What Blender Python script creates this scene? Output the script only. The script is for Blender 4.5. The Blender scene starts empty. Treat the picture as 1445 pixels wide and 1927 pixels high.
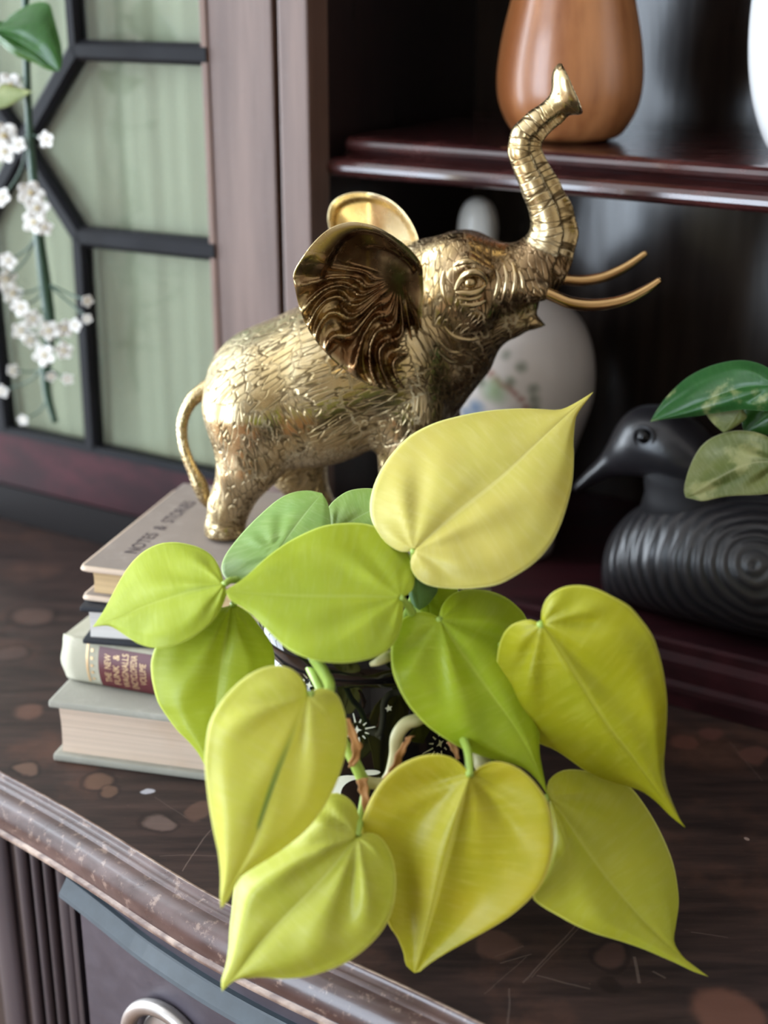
import bpy, bmesh, math, random
import numpy as np
from mathutils import Vector, Matrix

sc = bpy.context.scene
COL = sc.collection
rng = random.Random(7)
PI = math.pi

# ------------------------------------------------------------------ camera
W, H = 1445.0, 1927.0
FPX = 2700.0
PITCH = math.radians(21.0)
ZB = 0.85                      # height of the sideboard top above the floor
CAMH = 0.40                    # camera above the sideboard top
cd = bpy.data.cameras.new('camera')
cd.sensor_fit = 'VERTICAL'
cd.sensor_height = 24.0
cd.lens = 24.0 * FPX / H
cd.clip_start = 0.01
cd.dof.use_dof = True
cd.dof.focus_distance = 0.66
cd.dof.aperture_fstop = 3.6
cam = bpy.data.objects.new('camera', cd)
COL.objects.link(cam)
cam.location = (0, 0, ZB + CAMH)
cam.rotation_euler = (PI / 2 - PITCH, 0, 0)
sc.camera = cam

# ------------------------------------------------------------------ view, sky, window light
sc.view_settings.view_transform = 'Standard'
sc.view_settings.look = 'None'
sc.view_settings.gamma = 1.0
sc.view_settings.use_curve_mapping = False
sc.view_settings.exposure = 0.0
wd = bpy.data.worlds.new('sky')
sc.world = wd
wd.use_nodes = True
wn = wd.node_tree
bg = wn.nodes['Background']
sky = wn.nodes.new('ShaderNodeTexSky')
sky.sky_type = 'HOSEK_WILKIE'
sky.turbidity = 4.0
sky.sun_direction = (0.3, 0.2, 0.9)
wn.links.new(sky.outputs[0], bg.inputs[0])
bg.inputs[1].default_value = 0.5

# cabinet frame: u to the right along its face, n out of the face into the room
ANG = math.radians(31.5)
U = np.array([math.cos(ANG), -math.sin(ANG), 0.0])
N = np.array([-math.sin(ANG), -math.cos(ANG), 0.0])
Z = np.array([0, 0, 1.0])
FO = np.array([0, 0.72 / math.cos(ANG), 0.0])


def cab(a, b, z):
    return FO + U * a + N * b + Z * z


def area(name, a, b, z, sx, sz, power, color, face):
    ld = bpy.data.lights.new(name, 'AREA')
    ld.shape = 'RECTANGLE'
    ld.size, ld.size_y = sx, sz
    ld.energy = power
    ld.color = color
    o = bpy.data.objects.new(name, ld)
    COL.objects.link(o)
    p = cab(a, b, z)
    o.location = (p[0], p[1], p[2] + ZB)
    d = Vector(face)
    o.rotation_euler = d.to_track_quat('-Z', 'Y').to_euler()
    return o


LW, RW, FW = -2.1, 1.9, 2.9    # left, right and front wall (cabinet coordinates)
WIN1 = (-0.12, 1.50, -0.72, 1.66)       # left wall: b0, b1, z0, z1
WIN2 = (-2.02, -0.45, -0.72, 1.60)    # front wall: a0, a1, z0, z1
area('window_daylight_left', LW - 0.16, (WIN1[0] + WIN1[1]) / 2, (WIN1[2] + WIN1[3]) / 2, WIN1[1] - WIN1[0], WIN1[3] - WIN1[2], 180, (0.82, 0.91, 1.0), tuple(U))
area('window_daylight_front', (WIN2[0] + WIN2[1]) / 2, FW + 0.16, (WIN2[2] + WIN2[3]) / 2, WIN2[1] - WIN2[0], WIN2[3] - WIN2[2], 155, (0.74, 0.86, 1.0), tuple(-N))


# ------------------------------------------------------------------ helpers
_c, _s = math.cos(PITCH), math.sin(PITCH)
CF = np.array([0, _c, -_s]); CU = np.array([0, _s, _c]); CR = np.array([1.0, 0, 0])
CC = np.array([0, 0, CAMH])


def ray(px, py):
    return CF * FPX + CR * (px - W / 2) - CU * (py - H / 2)


def at_depth(px, py, d):
    return CC + ray(px, py) * (d / FPX)


def at_y(px, py, y):
    r = ray(px, py)
    return CC + r * (y / r[1])


def at_z(px, py, z):
    r = ray(px, py)
    return CC + r * ((z - CAMH) / r[2])


def at_face(px, py, b=0.0):
    r = ray(px, py)
    p0 = FO + N * b
    return CC + r * (np.dot(p0 - CC, N) / np.dot(r, N))


ORG = {}


def tag(o, label=None, cat=None, group=None, kind=None):
    if label: o['label'] = label
    if cat: o['category'] = cat
    if group: o['group'] = group
    if kind: o['kind'] = kind
    return o


def thing(name, loc, label, cat, group=None):
    o = bpy.data.objects.new(name, None)
    o.empty_display_size = 0.02
    COL.objects.link(o)
    o.location = (loc[0], loc[1], loc[2] + ZB)
    ORG[o.name] = np.array(loc, float)
    return tag(o, label, cat, group)


def mk(name, verts, faces, mat, parent=None, smooth=False, label=None, kind=None, org=None):
    v = np.asarray(verts, float).reshape(-1, 3)
    if parent is not None:
        g = ORG[parent.name]
    else:
        g = np.array(org if org is not None else (0, 0, 0), float)
    v = v - g
    me = bpy.data.meshes.new(name)
    me.from_pydata(v.tolist(), [], [tuple(int(i) for i in f) for f in faces])
    me.validate()
    me.update()
    if mat: me.materials.append(mat)
    if smooth:
        me.polygons.foreach_set('use_smooth', [True] * len(me.polygons))
    o = bpy.data.objects.new(name, me)
    COL.objects.link(o)
    if parent is not None:
        o.parent = parent
    else:
        o.location = (g[0], g[1], g[2] + ZB)
    ORG[o.name] = g
    return tag(o, label, kind=kind)


class MB:
    def __init__(s): s.v = []; s.f = []

    def add(s, verts, faces):
        k = len(s.v)
        s.v.extend([tuple(p) for p in verts]); s.f.extend([tuple(i + k for i in f) for f in faces])
        return s


def box_vf(lo, hi, fr=None, bev=0.0):
    """bevelled box; fr maps local (x,y,z) to the world"""
    bm = bmesh.new()
    bmesh.ops.create_cube(bm, size=1.0)
    for v in bm.verts:
        v.co = Vector([(lo[i] + hi[i]) / 2 + v.co[i] * (hi[i] - lo[i]) for i in range(3)])
    if bev > 0:
        bmesh.ops.bevel(bm, geom=list(bm.edges), offset=bev, segments=2, affect='EDGES', profile=0.6)
    bm.verts.ensure_lookup_table()
    vs = [np.array(v.co) for v in bm.verts]
    fs = [[v.index for v in f.verts] for f in bm.faces]
    bm.free()
    if fr: vs = [fr(*p) for p in vs]
    return vs, fs


def box(name, lo, hi, mat, parent=None, fr=None, bev=0.0, **k):
    v, f = box_vf(lo, hi, fr, bev)
    return mk(name, v, f, mat, parent, **k)


def tube_vf(pts, rad, seg=12, cap=True, flat=1.0):
    pts = np.asarray(pts, float); n = len(pts)
    rad = np.broadcast_to(np.asarray(rad, float), (n,))
    tan = np.gradient(pts, axis=0)
    tan /= np.linalg.norm(tan, axis=1)[:, None] + 1e-12
    up = np.array([0, 0, 1.0]) if abs(tan[0][2]) < 0.9 else np.array([1.0, 0, 0])
    vs = []; fs = []
    a = np.cross(tan[0], up); a /= np.linalg.norm(a)
    for i in range(n):
        a = a - tan[i] * np.dot(a, tan[i]); a /= np.linalg.norm(a) + 1e-12
        b = np.cross(tan[i], a)
        for j in range(seg):
            q = 2 * PI * j / seg
            vs.append(pts[i] + rad[i] * (a * math.cos(q) + b * math.sin(q) * flat))
    for i in range(n - 1):
        for j in range(seg):
            k = (j + 1) % seg
            fs.append((i * seg + j, i * seg + k, (i + 1) * seg + k, (i + 1) * seg + j))
    if cap:
        fs.append(tuple(reversed(range(seg)))); fs.append(tuple((n - 1) * seg + j for j in range(seg)))
    return vs, fs


def smooth_path(pts, m=8):
    """Catmull-Rom through the points (any dimension)"""
    p = np.asarray(pts, float)
    p = np.vstack([2 * p[0] - p[1], p, 2 * p[-1] - p[-2]])
    out = []
    for i in range(1, len(p) - 2):
        for k in range(m):
            t = k / m
            out.append(0.5 * ((2 * p[i]) + (-p[i - 1] + p[i + 1]) * t + (2 * p[i - 1] - 5 * p[i] + 4 * p[i + 1] - p[i + 2]) * t * t
                              + (-p[i - 1] + 3 * p[i] - 3 * p[i + 1] + p[i + 2]) * t ** 3))
    out.append(p[-2])
    return np.array(out)


def lathe_vf(prof, cx, cy, seg=64, flat=None):
    vs = []; fs = []
    n = len(prof)
    for r, z in prof:
        for j in range(seg):
            q = 2 * PI * j / seg
            vs.append((cx + r * math.cos(q), cy + r * math.sin(q), z))
    for i in range(n - 1):
        for j in range(seg):
            k = (j + 1) % seg
            fs.append((i * seg + j, i * seg + k, (i + 1) * seg + k, (i + 1) * seg + j))
    fs.append(tuple(reversed(range(seg)))); fs.append(tuple((n - 1) * seg + j for j in range(seg)))
    return vs, fs


def sweep_vf(prof, fr, ts, closed=True):
    """profile points (o, z) carried along positions ts by fr(t, o, z)"""
    vs = []; fs = []; n = len(prof)
    for t in ts:
        for o, z in prof: vs.append(fr(t, o, z))
    for i in range(len(ts) - 1):
        for j in range(n if closed else n - 1):
            k = (j + 1) % n
            fs.append((i * n + j, (i + 1) * n + j, (i + 1) * n + k, i * n + k))
    if closed:
        fs.append(tuple(range(n))); fs.append(tuple((len(ts) - 1) * n + j for j in reversed(range(n))))
    return vs, fs


def resample(p, n):
    p = np.asarray(p, float)
    d = np.r_[0, np.cumsum(np.linalg.norm(np.diff(p, axis=0), axis=1))]
    q = np.linspace(0, d[-1], n)
    return np.stack([np.interp(q, d, p[:, i]) for i in range(p.shape[1])], 1)


# ------------------------------------------------------------------ materials
def mat(name):
    m = bpy.data.materials.new(name)
    m.use_nodes = True
    nt = m.node_tree
    return m, nt, nt.nodes['Principled BSDF']


def nd(nt, typ, **kw):
    x = nt.nodes.new(typ)
    for k, v in kw.items():
        if k.startswith('i_'):
            x.inputs[k[2:].replace('_', ' ')].default_value = v
        else:
            setattr(x, k, v)
    return x


def lk(nt, a, b): nt.links.new(a, b)


def math_n(nt, op, a, b=None, c=None, clamp=False):
    x = nt.nodes.new('ShaderNodeMath'); x.operation = op; x.use_clamp = clamp
    for i, v in enumerate((a, b, c)):
        if v is None: continue
        if isinstance(v, (int, float)): x.inputs[i].default_value = v
        else: nt.links.new(v, x.inputs[i])
    return x.outputs[0]


def mixc(nt, f, a, b):
    x = nt.nodes.new('ShaderNodeMix'); x.data_type = 'RGBA'
    for sck, v in ((0, f), (6, a), (7, b)):
        if isinstance(v, (int, float)): x.inputs[sck].default_value = v
        elif isinstance(v, tuple): x.inputs[sck].default_value = (*v[:3], 1)
        else: nt.links.new(v, x.inputs[sck])
    return x.outputs[2]


def ramp(nt, f, lo, hi):
    x = nt.nodes.new('ShaderNodeMapRange'); x.interpolation_type = 'SMOOTHSTEP'
    nt.links.new(f, x.inputs[0]); x.inputs[1].default_value = lo; x.inputs[2].default_value = hi
    return x.outputs[0]


def coord(nt, sx=1, sy=1, sz=1, rot=(0, 0, 0), kind='Object'):
    tc = nt.nodes.new('ShaderNodeTexCoord'); mp = nt.nodes.new('ShaderNodeMapping')
    mp.inputs['Scale'].default_value = (sx, sy, sz); mp.inputs['Rotation'].default_value = rot
    nt.links.new(tc.outputs[kind], mp.inputs[0]); return mp.outputs[0]


def noise(nt, vec, scale, detail=4, rough=0.55):
    x = nt.nodes.new('ShaderNodeTexNoise'); x.inputs['Scale'].default_value = scale
    x.inputs['Detail'].default_value = detail; x.inputs['Roughness'].default_value = rough
    nt.links.new(vec, x.inputs['Vector']); return x.outputs['Fac']


def bump(nt, h, strength, dist, bs):
    x = nt.nodes.new('ShaderNodeBump'); x.inputs['Strength'].default_value = strength; x.inputs['Distance'].default_value = dist
    nt.links.new(h, x.inputs['Height']); nt.links.new(x.outputs[0], bs.inputs['Normal']); return x


def plain(name, c, rough=0.5, metal=0.0, spec=0.5, coat=0.0, var=0.0, vscale=40, bmp=0.0):
    m, nt, bs = mat(name)
    bs.inputs['Roughness'].default_value = rough; bs.inputs['Metallic'].default_value = metal
    bs.inputs['Specular IOR Level'].default_value = spec; bs.inputs['Coat Weight'].default_value = coat
    bs.inputs['Coat Roughness'].default_value = 0.08
    v = coord(nt)
    f = noise(nt, v, vscale, 5)
    lk(nt, mixc(nt, f, tuple(x * (1 - var) for x in c), tuple(min(1, x * (1 + var)) for x in c)), bs.inputs['Base Color'])
    if bmp: bump(nt, f, 0.5, bmp, bs)
    return m


def wood(name, c1, c2, rough=0.3, along='Z', scale=30.0, rot=0.0, spec=0.5, worn=None, coat=0.0):
    m, nt, bs = mat(name)
    s = {'X': (0.08, 1, 1), 'Y': (1, 0.08, 1), 'Z': (1, 1, 0.08)}[along]
    v = coord(nt, *s, rot=(0, 0, rot))
    f = noise(nt, v, scale * 3, 6, 0.6)
    g = noise(nt, v, scale * 0.7, 3, 0.5)
    k = math_n(nt, 'MULTIPLY', f, g)
    col = mixc(nt, ramp(nt, k, 0.12, 0.42), c1, c2)
    if worn:
        w = noise(nt, coord(nt), 160, 8, 0.7)
        col = mixc(nt, math_n(nt, 'MULTIPLY', ramp(nt, w, worn[1], worn[1] + 0.12), worn[2]), col, worn[0])
    lk(nt, col, bs.inputs['Base Color'])
    lk(nt, math_n(nt, 'ADD', math_n(nt, 'MULTIPLY', f, 0.22), rough - 0.1), bs.inputs['Roughness'])
    bs.inputs['Specular IOR Level'].default_value = spec
    bs.inputs['Coat Weight'].default_value = coat; bs.inputs['Coat Roughness'].default_value = 0.15
    bump(nt, f, 0.3, 0.0006, bs)
    return m


M = {}
M['wood_dark'] = wood('dark_mahogany', (0.020, 0.008, 0.008), (0.060, 0.024, 0.022), 0.34)
M['wood_dark_h'] = wood('dark_mahogany_rail', (0.020, 0.006, 0.008), (0.050, 0.012, 0.016), 0.52, 'X', rot=ANG, spec=0.14)
M['wood_black'] = wood('blackened_mahogany', (0.008, 0.005, 0.006), (0.018, 0.010, 0.010), 0.30)
M['wood_stile'] = wood('sheen_mahogany', (0.085, 0.045, 0.033), (0.155, 0.095, 0.074), 0.45, worn=((0.12, 0.08, 0.065), 0.55, 0.4))  # pale base colour stands in for bright reflections on the stiles
M['wood_shelf'] = wood('polished_shelf_mahogany', (0.028, 0.008, 0.008), (0.075, 0.02, 0.018), 0.24, 'X', rot=ANG, coat=1.0)
M['flat_black'] = plain('shaded_base_black', (0.008, 0.006, 0.006), 0.7, spec=0.15)  # shade under the door painted as near-black
M['wood_inside'] = wood('varnished_back_panel', (0.018, 0.012, 0.010), (0.040, 0.028, 0.022), 0.20)
M['muntin'] = plain('ebonised_muntin', (0.008, 0.008, 0.010), 0.55, spec=0.12, var=0.2)
M['gilt_bead'] = plain('worn_brown_bead', (0.12, 0.055, 0.03), 0.45, var=0.3)
M['reed'] = wood('reeded_dark_wood', (0.020, 0.014, 0.017), (0.040, 0.028, 0.032), 0.45, spec=0.35)
M['edge'] = wood('worn_edge_wood', (0.045, 0.022, 0.020), (0.090, 0.048, 0.042), 0.30, 'X', rot=ANG, worn=((0.32, 0.22, 0.17), 0.55, 0.55), coat=0.2)
M['worn_lip'] = wood('worn_bare_arris', (0.10, 0.055, 0.045), (0.42, 0.31, 0.24), 0.5, 'X', 60, rot=ANG)
M['drawer'] = wood('drawer_front_wood', (0.030, 0.025, 0.036), (0.052, 0.043, 0.056), 0.44, 'X', rot=ANG)
M['bluestrip'] = plain('blue_sheen_bead', (0.032, 0.044, 0.054), 0.45, var=0.4, vscale=120)  # blue of the reflected sky put into the base colour
M['pewter'] = plain('tarnished_metal', (0.36, 0.33, 0.31), 0.36, metal=0.85, var=0.35, vscale=60)


def counter_material():
    m, nt, bs = mat('stained_top')
    pos = nt.nodes.new('ShaderNodeNewGeometry').outputs['Position']
    v = coord(nt, 0.12, 1, 1, rot=(0, 0, ANG))
    f = noise(nt, v, 120, 7, 0.62)
    blot = noise(nt, coord(nt), 14, 5, 0.6)
    col = mixc(nt, ramp(nt, f, 0.3, 0.75), (0.017, 0.011, 0.010), (0.052, 0.030, 0.025))
    col = mixc(nt, math_n(nt, 'MULTIPLY', ramp(nt, blot, 0.50, 0.70), 0.55), col, (0.115, 0.052, 0.034))
    speck = noise(nt, coord(nt), 420, 6, 0.7)
    col = mixc(nt, math_n(nt, 'MULTIPLY', ramp(nt, speck, 0.64, 0.74), 0.5), col, (0.24, 0.17, 0.13))
    # scratches: single thin lines, each with its own ends
    for (xa, ya), (xb, yb), wd, k in (((345, 1640), (405, 1555), .00035, .6), ((1085, 1742), (985, 1850), .0004, .5), ((1092, 1745), (1000, 1840), .0003, .4), ((960, 1860), (958, 1927), .0004, .4),
                                      ((1010, 1835), (1110, 1862), .0004, .5), ((1190, 1800), (1197, 1850), .0007, .6), ((1300, 1755), (1370, 1765), .0003, .5), ((300, 1612), (410, 1612), .0003, .35),
                                      ((1375, 1395), (1435, 1470), .0003, .4), ((290, 1500), (350, 1540), .0003, .3), ((930, 1800), (985, 1780), .0006, .35), ((940, 1812), (1000, 1795), .0004, .4),
                                      ((1225, 1830), (1250, 1843), .0006, .5), ((910, 1870), (990, 1800), .0003, .3)):
        A, B = at_z(xa, ya, 0), at_z(xb, yb, 0); d = B - A; L = float(np.linalg.norm(d)); d = d / L
        sb_ = nt.nodes.new('ShaderNodeVectorMath'); sb_.operation = 'SUBTRACT'; lk(nt, pos, sb_.inputs[0]); sb_.inputs[1].default_value = (A[0], A[1], ZB)
        dt = nt.nodes.new('ShaderNodeVectorMath'); dt.operation = 'DOT_PRODUCT'; lk(nt, sb_.outputs[0], dt.inputs[0]); dt.inputs[1].default_value = (d[0], d[1], 0)
        dn = nt.nodes.new('ShaderNodeVectorMath'); dn.operation = 'DOT_PRODUCT'; lk(nt, sb_.outputs[0], dn.inputs[0]); dn.inputs[1].default_value = (-d[1], d[0], 0)
        on = math_n(nt, 'MULTIPLY', math_n(nt, 'GREATER_THAN', dt.outputs['Value'], 0.0), math_n(nt, 'LESS_THAN', dt.outputs['Value'], L))
        ln = math_n(nt, 'SUBTRACT', 1.0, ramp(nt, math_n(nt, 'ABSOLUTE', math_n(nt, 'ADD', dn.outputs['Value'], math_n(nt, 'MULTIPLY', math_n(nt, 'SUBTRACT', blot, 0.5), 0.006))), wd * 0.5, wd * 1.3))
        col = mixc(nt, math_n(nt, 'MULTIPLY', math_n(nt, 'MULTIPLY', ln, on), k * 0.55), col, (0.26, 0.19, 0.16))
    # ring and drip marks, each with a place and size of its own on the top
    warp = nt.nodes.new('ShaderNodeTexNoise'); warp.inputs['Scale'].default_value = 42; warp.inputs['Detail'].default_value = 6
    lk(nt, pos, warp.inputs['Vector'])
    wv = nt.nodes.new('ShaderNodeVectorMath'); wv.operation = 'MULTIPLY_ADD'
    lk(nt, warp.outputs['Color'], wv.inputs[0]); wv.inputs[1].default_value = (0.016, 0.016, 0.0); lk(nt, pos, wv.inputs[2])
    spots = [(52, 1450, 0.0088, (0.20, 0.115, 0.08), 1), (185, 1470, 0.011, (0.17, 0.095, 0.06), 1), (205, 1490, 0.008, (0.17, 0.095, 0.06), 1),
             (300, 1547, 0.0105, (0.19, 0.13, 0.11), 1), (282, 1492, 0.0042, (0.62, 0.62, 0.68), 0),
             (380, 1525, 0.010, (0.13, 0.07, 0.05), 0), (1143, 1850, 0.009, (0.012, 0.007, 0.006), 0), (1370, 1905, 0.022, (0.17, 0.075, 0.05), 0),
             (1140, 1795, 0.011, (0.10, 0.05, 0.04), 1), (60, 1160, 0.018, (0.12, 0.07, 0.055), 1), (50, 1340, 0.014, (0.14, 0.07, 0.05), 0),
             (1285, 1395, 0.011, (0.14, 0.055, 0.04), 0), (1420, 1420, 0.012, (0.14, 0.06, 0.045), 0), (1402, 1577, 0.0022, (0.45, 0.33, 0.28), 0),
             (930, 1780, 0.014, (0.11, 0.055, 0.04), 0), (1340, 1380, 0.010, (0.13, 0.05, 0.04), 0), (20, 1230, 0.012, (0.10, 0.06, 0.05), 1)]
    for px, py, r, c, ring in spots:
        p = at_z(px, py, 0); r *= 0.78
        q = nt.nodes.new('ShaderNodeVectorMath'); q.operation = 'DISTANCE'
        lk(nt, wv.outputs[0], q.inputs[0]); q.inputs[1].default_value = (p[0] + 0.008, p[1] + 0.008, ZB)
        if ring:
            rg = math_n(nt, 'SUBTRACT', 1.0, ramp(nt, math_n(nt, 'ABSOLUTE', math_n(nt, 'SUBTRACT', q.outputs['Value'], r * 1.12)), r * 0.05, r * 0.22))
            col = mixc(nt, math_n(nt, 'MULTIPLY', rg, 0.5), col, (0.012, 0.007, 0.007))
        ms = math_n(nt, 'SUBTRACT', 1.0, ramp(nt, q.outputs['Value'], r * 0.70, r * 1.06))
        col = mixc(nt, math_n(nt, 'MULTIPLY', ms, 0.48 if ring else 0.6), col, c)
    lk(nt, col, bs.inputs['Base Color'])
    lk(nt, math_n(nt, 'ADD', math_n(nt, 'MULTIPLY', blot, 0.25), 0.30), bs.inputs['Roughness'])
    bs.inputs['Specular IOR Level'].default_value = 0.3
    bump(nt, f, 0.25, 0.0005, bs)
    return m


M['counter'] = counter_material()

# ------------------------------------------------------------------ the room
M['wall'] = plain('painted_plaster', (0.42, 0.37, 0.31), 0.8, var=0.06, vscale=3)
M['ceil'] = plain('ceiling_paint', (0.80, 0.78, 0.75), 0.85, var=0.03, vscale=3)
M['floor'] = wood('oak_floor', (0.16, 0.075, 0.035), (0.30, 0.15, 0.07), 0.45, 'X', 8, rot=ANG)
M['winframe'] = plain('white_window_paint', (0.75, 0.74, 0.72), 0.45, var=0.04)
FLZ, CEZ, BW = -ZB, 1.75, -0.26


def room_box(name, lo, hi, m, kind='structure', parent=None):
    return box(name, lo, hi, m, parent, fr=cab, kind=kind if parent is None else None)


room_box('floor', (LW, BW, FLZ - 0.1), (RW, FW, FLZ), M['floor'])
room_box('ceiling', (LW, BW, CEZ), (RW, FW, CEZ + 0.1), M['ceil'])
room_box('wall_back', (LW, BW - 0.1, FLZ), (RW, BW, CEZ), M['wall'])
room_box('wall_right', (RW, BW, FLZ), (RW + 0.1, FW, CEZ), M['wall'])


def wall_with_hole(name, lo, hi, h0, h1, ax):
    """wall slab with a rectangular opening; ax is the axis the wall runs along"""
    mb = MB()
    def sl(x0, x1, z0, z1):
        a, b = list(lo), list(hi)
        a[ax], b[ax], a[2], b[2] = x0, x1, z0, z1
        mb.add(*box_vf(a, b, cab))
    sl(lo[ax], h0[0], lo[2], hi[2]); sl(h1[0], hi[ax], lo[2], hi[2])
    sl(h0[0], h1[0], lo[2], h0[1]); sl(h0[0], h1[0], h1[1], hi[2])
    return mk(name, mb.v, mb.f, M['wall'], kind='structure')


wall_with_hole('wall_left', (LW - 0.1, BW, FLZ), (LW, FW, CEZ), (WIN1[0], WIN1[2]), (WIN1[1], WIN1[3]), 1)
wall_with_hole('wall_front', (LW, FW, FLZ), (RW, FW + 0.1, CEZ), (WIN2[0], WIN2[2]), (WIN2[1], WIN2[3]), 0)


def window_frame(name, x0, x1, z0, z1, ax, c0, c1):
    mb = MB()
    def bar(xa, xb, za, zb):
        lo = [0, 0, za]; hi = [0, 0, zb]
        lo[ax], hi[ax] = xa, xb
        lo[1 - ax], hi[1 - ax] = c0, c1
        mb.add(*box_vf(lo, hi, cab))
    w = 0.05
    bar(x0, x0 + w, z0, z1); bar(x1 - w, x1, z0, z1); bar(x0, x1, z0, z0 + w); bar(x0, x1, z1 - w, z1)
    for k in range(1, 3):
        x = x0 + (x1 - x0) * k / 3; bar(x - 0.02, x + 0.02, z0, z1)
    zz = z0 + (z1 - z0) * 0.55; bar(x0, x1, zz - 0.015, zz + 0.015)
    return mk(name, mb.v, mb.f, M['winframe'], kind='structure')


window_frame('window_1', *WIN1, 1, LW - 0.08, LW - 0.03)
window_frame('window_2', *WIN2, 0, FW + 0.03, FW + 0.08)

# ------------------------------------------------------------------ sideboard (lower piece with the top)
ED = np.array([0.784, -0.621, 0]); EM = np.array([-0.621, -0.784, 0]); EO = np.array([-0.2033, 0.6601, 0])


def bow(t): return 0.0075 * math.exp(-((t - 0.175) / 0.085) ** 2)


def edge(t, o, z): return EO + ED * t + EM * (o + bow(t)) + Z * z


def edge_px(px, py, o):
    r = ray(px, py); p0 = EO + EM * o
    p = CC + r * (np.dot(p0 - CC, EM) / np.dot(r, EM))
    return np.dot(p - EO, ED), p[2]


T0, T1 = -0.16, 1.0
ts = list(np.linspace(T0, -0.02, 4)) + list(np.linspace(0, 0.4, 41)) + list(np.linspace(0.45, T1, 4))
sb = thing('sideboard', (*cab(0.1, 0.0, 0)[:2], -0.85), 'dark antique wooden sideboard with a bow-fronted worn and ring-stained top', 'sideboard')
# top: one board, its front edge following the bow
back = [cab(0.95, -0.24, 0), cab(-0.60, -0.24, 0)]
tv = [edge(t, 0, 0) for t in ts] + back
nb = len(tv)
tv2 = [p - Z * 0.028 for p in tv]
faces = [tuple(reversed(range(nb)))] + [tuple(range(nb, 2 * nb))] + [(i, (i + 1) % nb, nb + (i + 1) % nb, nb + i) for i in range(nb)]
top = mk('top_board', tv + tv2, faces, M['counter'], sb)
prof = [(0, 0), (0.0011, -0.0003), (0.0016, -0.0014), (0.0024, -0.0027), (0.0040, -0.0035), (0.0056, -0.0038), (0.0058, -0.0050), (0.0064, -0.0052)]
for k in range(1, 10):
    q = k / 9 * PI * 0.62
    prof.append((0.0064 + 0.0093 * math.sin(q), -0.0052 - 0.0115 * (1 - math.cos(q)) ))
prof += [(0.0150, -0.0215), (0.0162, -0.0222), (0.0165, -0.0245), (0.0150, -0.0255), (0, -0.0255)]
v, f = sweep_vf(prof, edge, ts)
em = mk('edge_moulding', v, f, M['edge'], sb, smooth=True, label='rounded front edge, scuffed and shiny')
em.data.materials.append(M['worn_lip'])
for p_ in em.data.polygons:
    if len(p_.vertices) == 4:
        js = sorted(i % len(prof) for i in p_.vertices)
        if js[0] in (0,) and js[-1] == 1 or js[0] >= len(prof) - 5 and js[-1] <= len(prof) - 2: p_.material_index = 1
# fascia under the edge, bead moulding with the sky's blue sheen in its colour
td0 = edge_px(137, 1625, 0.0)[0]
tsd = [t for t in ts if t > td0 + 0.004]
tsd = [td0] + tsd
v, f = sweep_vf([(0.002, -0.0255), (0.002, -0.060), (-0.02, -0.060), (-0.02, -0.0255)], edge, tsd)
mk('fascia', v, f, M['drawer'], sb)
v, f = sweep_vf([(0.002, -0.0395), (0.0040, -0.0402), (0.0044, -0.0414), (0.0092, -0.0470), (0.0098, -0.0490), (0.0088, -0.0502), (0.000, -0.0505)], lambda t, o, z: edge(t, o, z - 0.0065 * min(1, (t - td0) / 0.06)), tsd)
mk('bead_moulding', v, f, M['bluestrip'], sb, label='moulding above the drawer, its grey-blue sheen painted in')
# drawer with its round pull
t_dr = edge_px(166, 1760, 0.0)[0]
tsr = [t_dr] + [t for t in ts if t_dr + 0.003 < t < 0.75]
v, f = sweep_vf([(-0.002, -0.0510), (0.0024, -0.0520), (0.0024, -0.198), (-0.002, -0.20), (-0.02, -0.20), (-0.02, -0.0510)], edge, tsr)
drawer = mk('drawer', v, f, M['drawer'], sb)
th, zh = edge_px(337, 1985, 0.006)
hc = edge(th, 0.001, zh)


def rosette(q): # lathe about the drawer normal: q = (r, out) list
    mb = MB(); seg = 56; vs = []; fs = []
    for r, o in q:
        for j in range(seg):
            g = 2 * PI * j / seg
            vs.append(hc + ED * r * math.cos(g) + Z * r * math.sin(g) + EM * o)
    for i in range(len(q) - 1):
        for j in range(seg):
            k = (j + 1) % seg
            fs.append((i * seg + j, i * seg + k, (i + 1) * seg + k, (i + 1) * seg + j))
    fs.append(tuple((len(q) - 1) * seg + j for j in range(seg)))
    return vs, fs


R0 = 0.0285
v, f = rosette([(R0 * 0.86, -0.001), (R0 * 0.86, 0.001), (R0 * 0.8, 0.0022), (R0 * 0.66, 0.0026), (R0 * 0.60, 0.0034), (R0 * 0.54, 0.0035), (R0 * 0.50, 0.0026),
                (R0 * 0.38, 0.0030), (R0 * 0.30, 0.0050), (R0 * 0.2, 0.0068), (R0 * 0.05, 0.0074)])
mk('rosette', v, f, M['pewter'], drawer, smooth=True)
mb = MB()
ringp = [hc + ED * R0 * 1.06 * math.cos(g) + Z * R0 * 1.06 * math.sin(g) + EM * 0.0055 for g in np.linspace(-0.12 * PI, 1.12 * PI, 48)]
mb.add(*tube_vf(ringp, 0.0042, 14))
mk('ring_handle', mb.v, mb.f, M['pewter'], drawer, smooth=True, label='heavy round ring handle')
for sgn in (-1, 1):
    p = hc + ED * R0 * 1.12 * sgn - Z * R0 * 0.30
    pts = [p + EM * o for o in (-0.001, 0.002, 0.004, 0.006, 0.009, 0.0105)]
    mk('handle_post', *tube_vf(pts, [0.0045, 0.0045, 0.0032, 0.0050, 0.0048, 0.0020], 14), M['pewter'], drawer, smooth=True)
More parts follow.
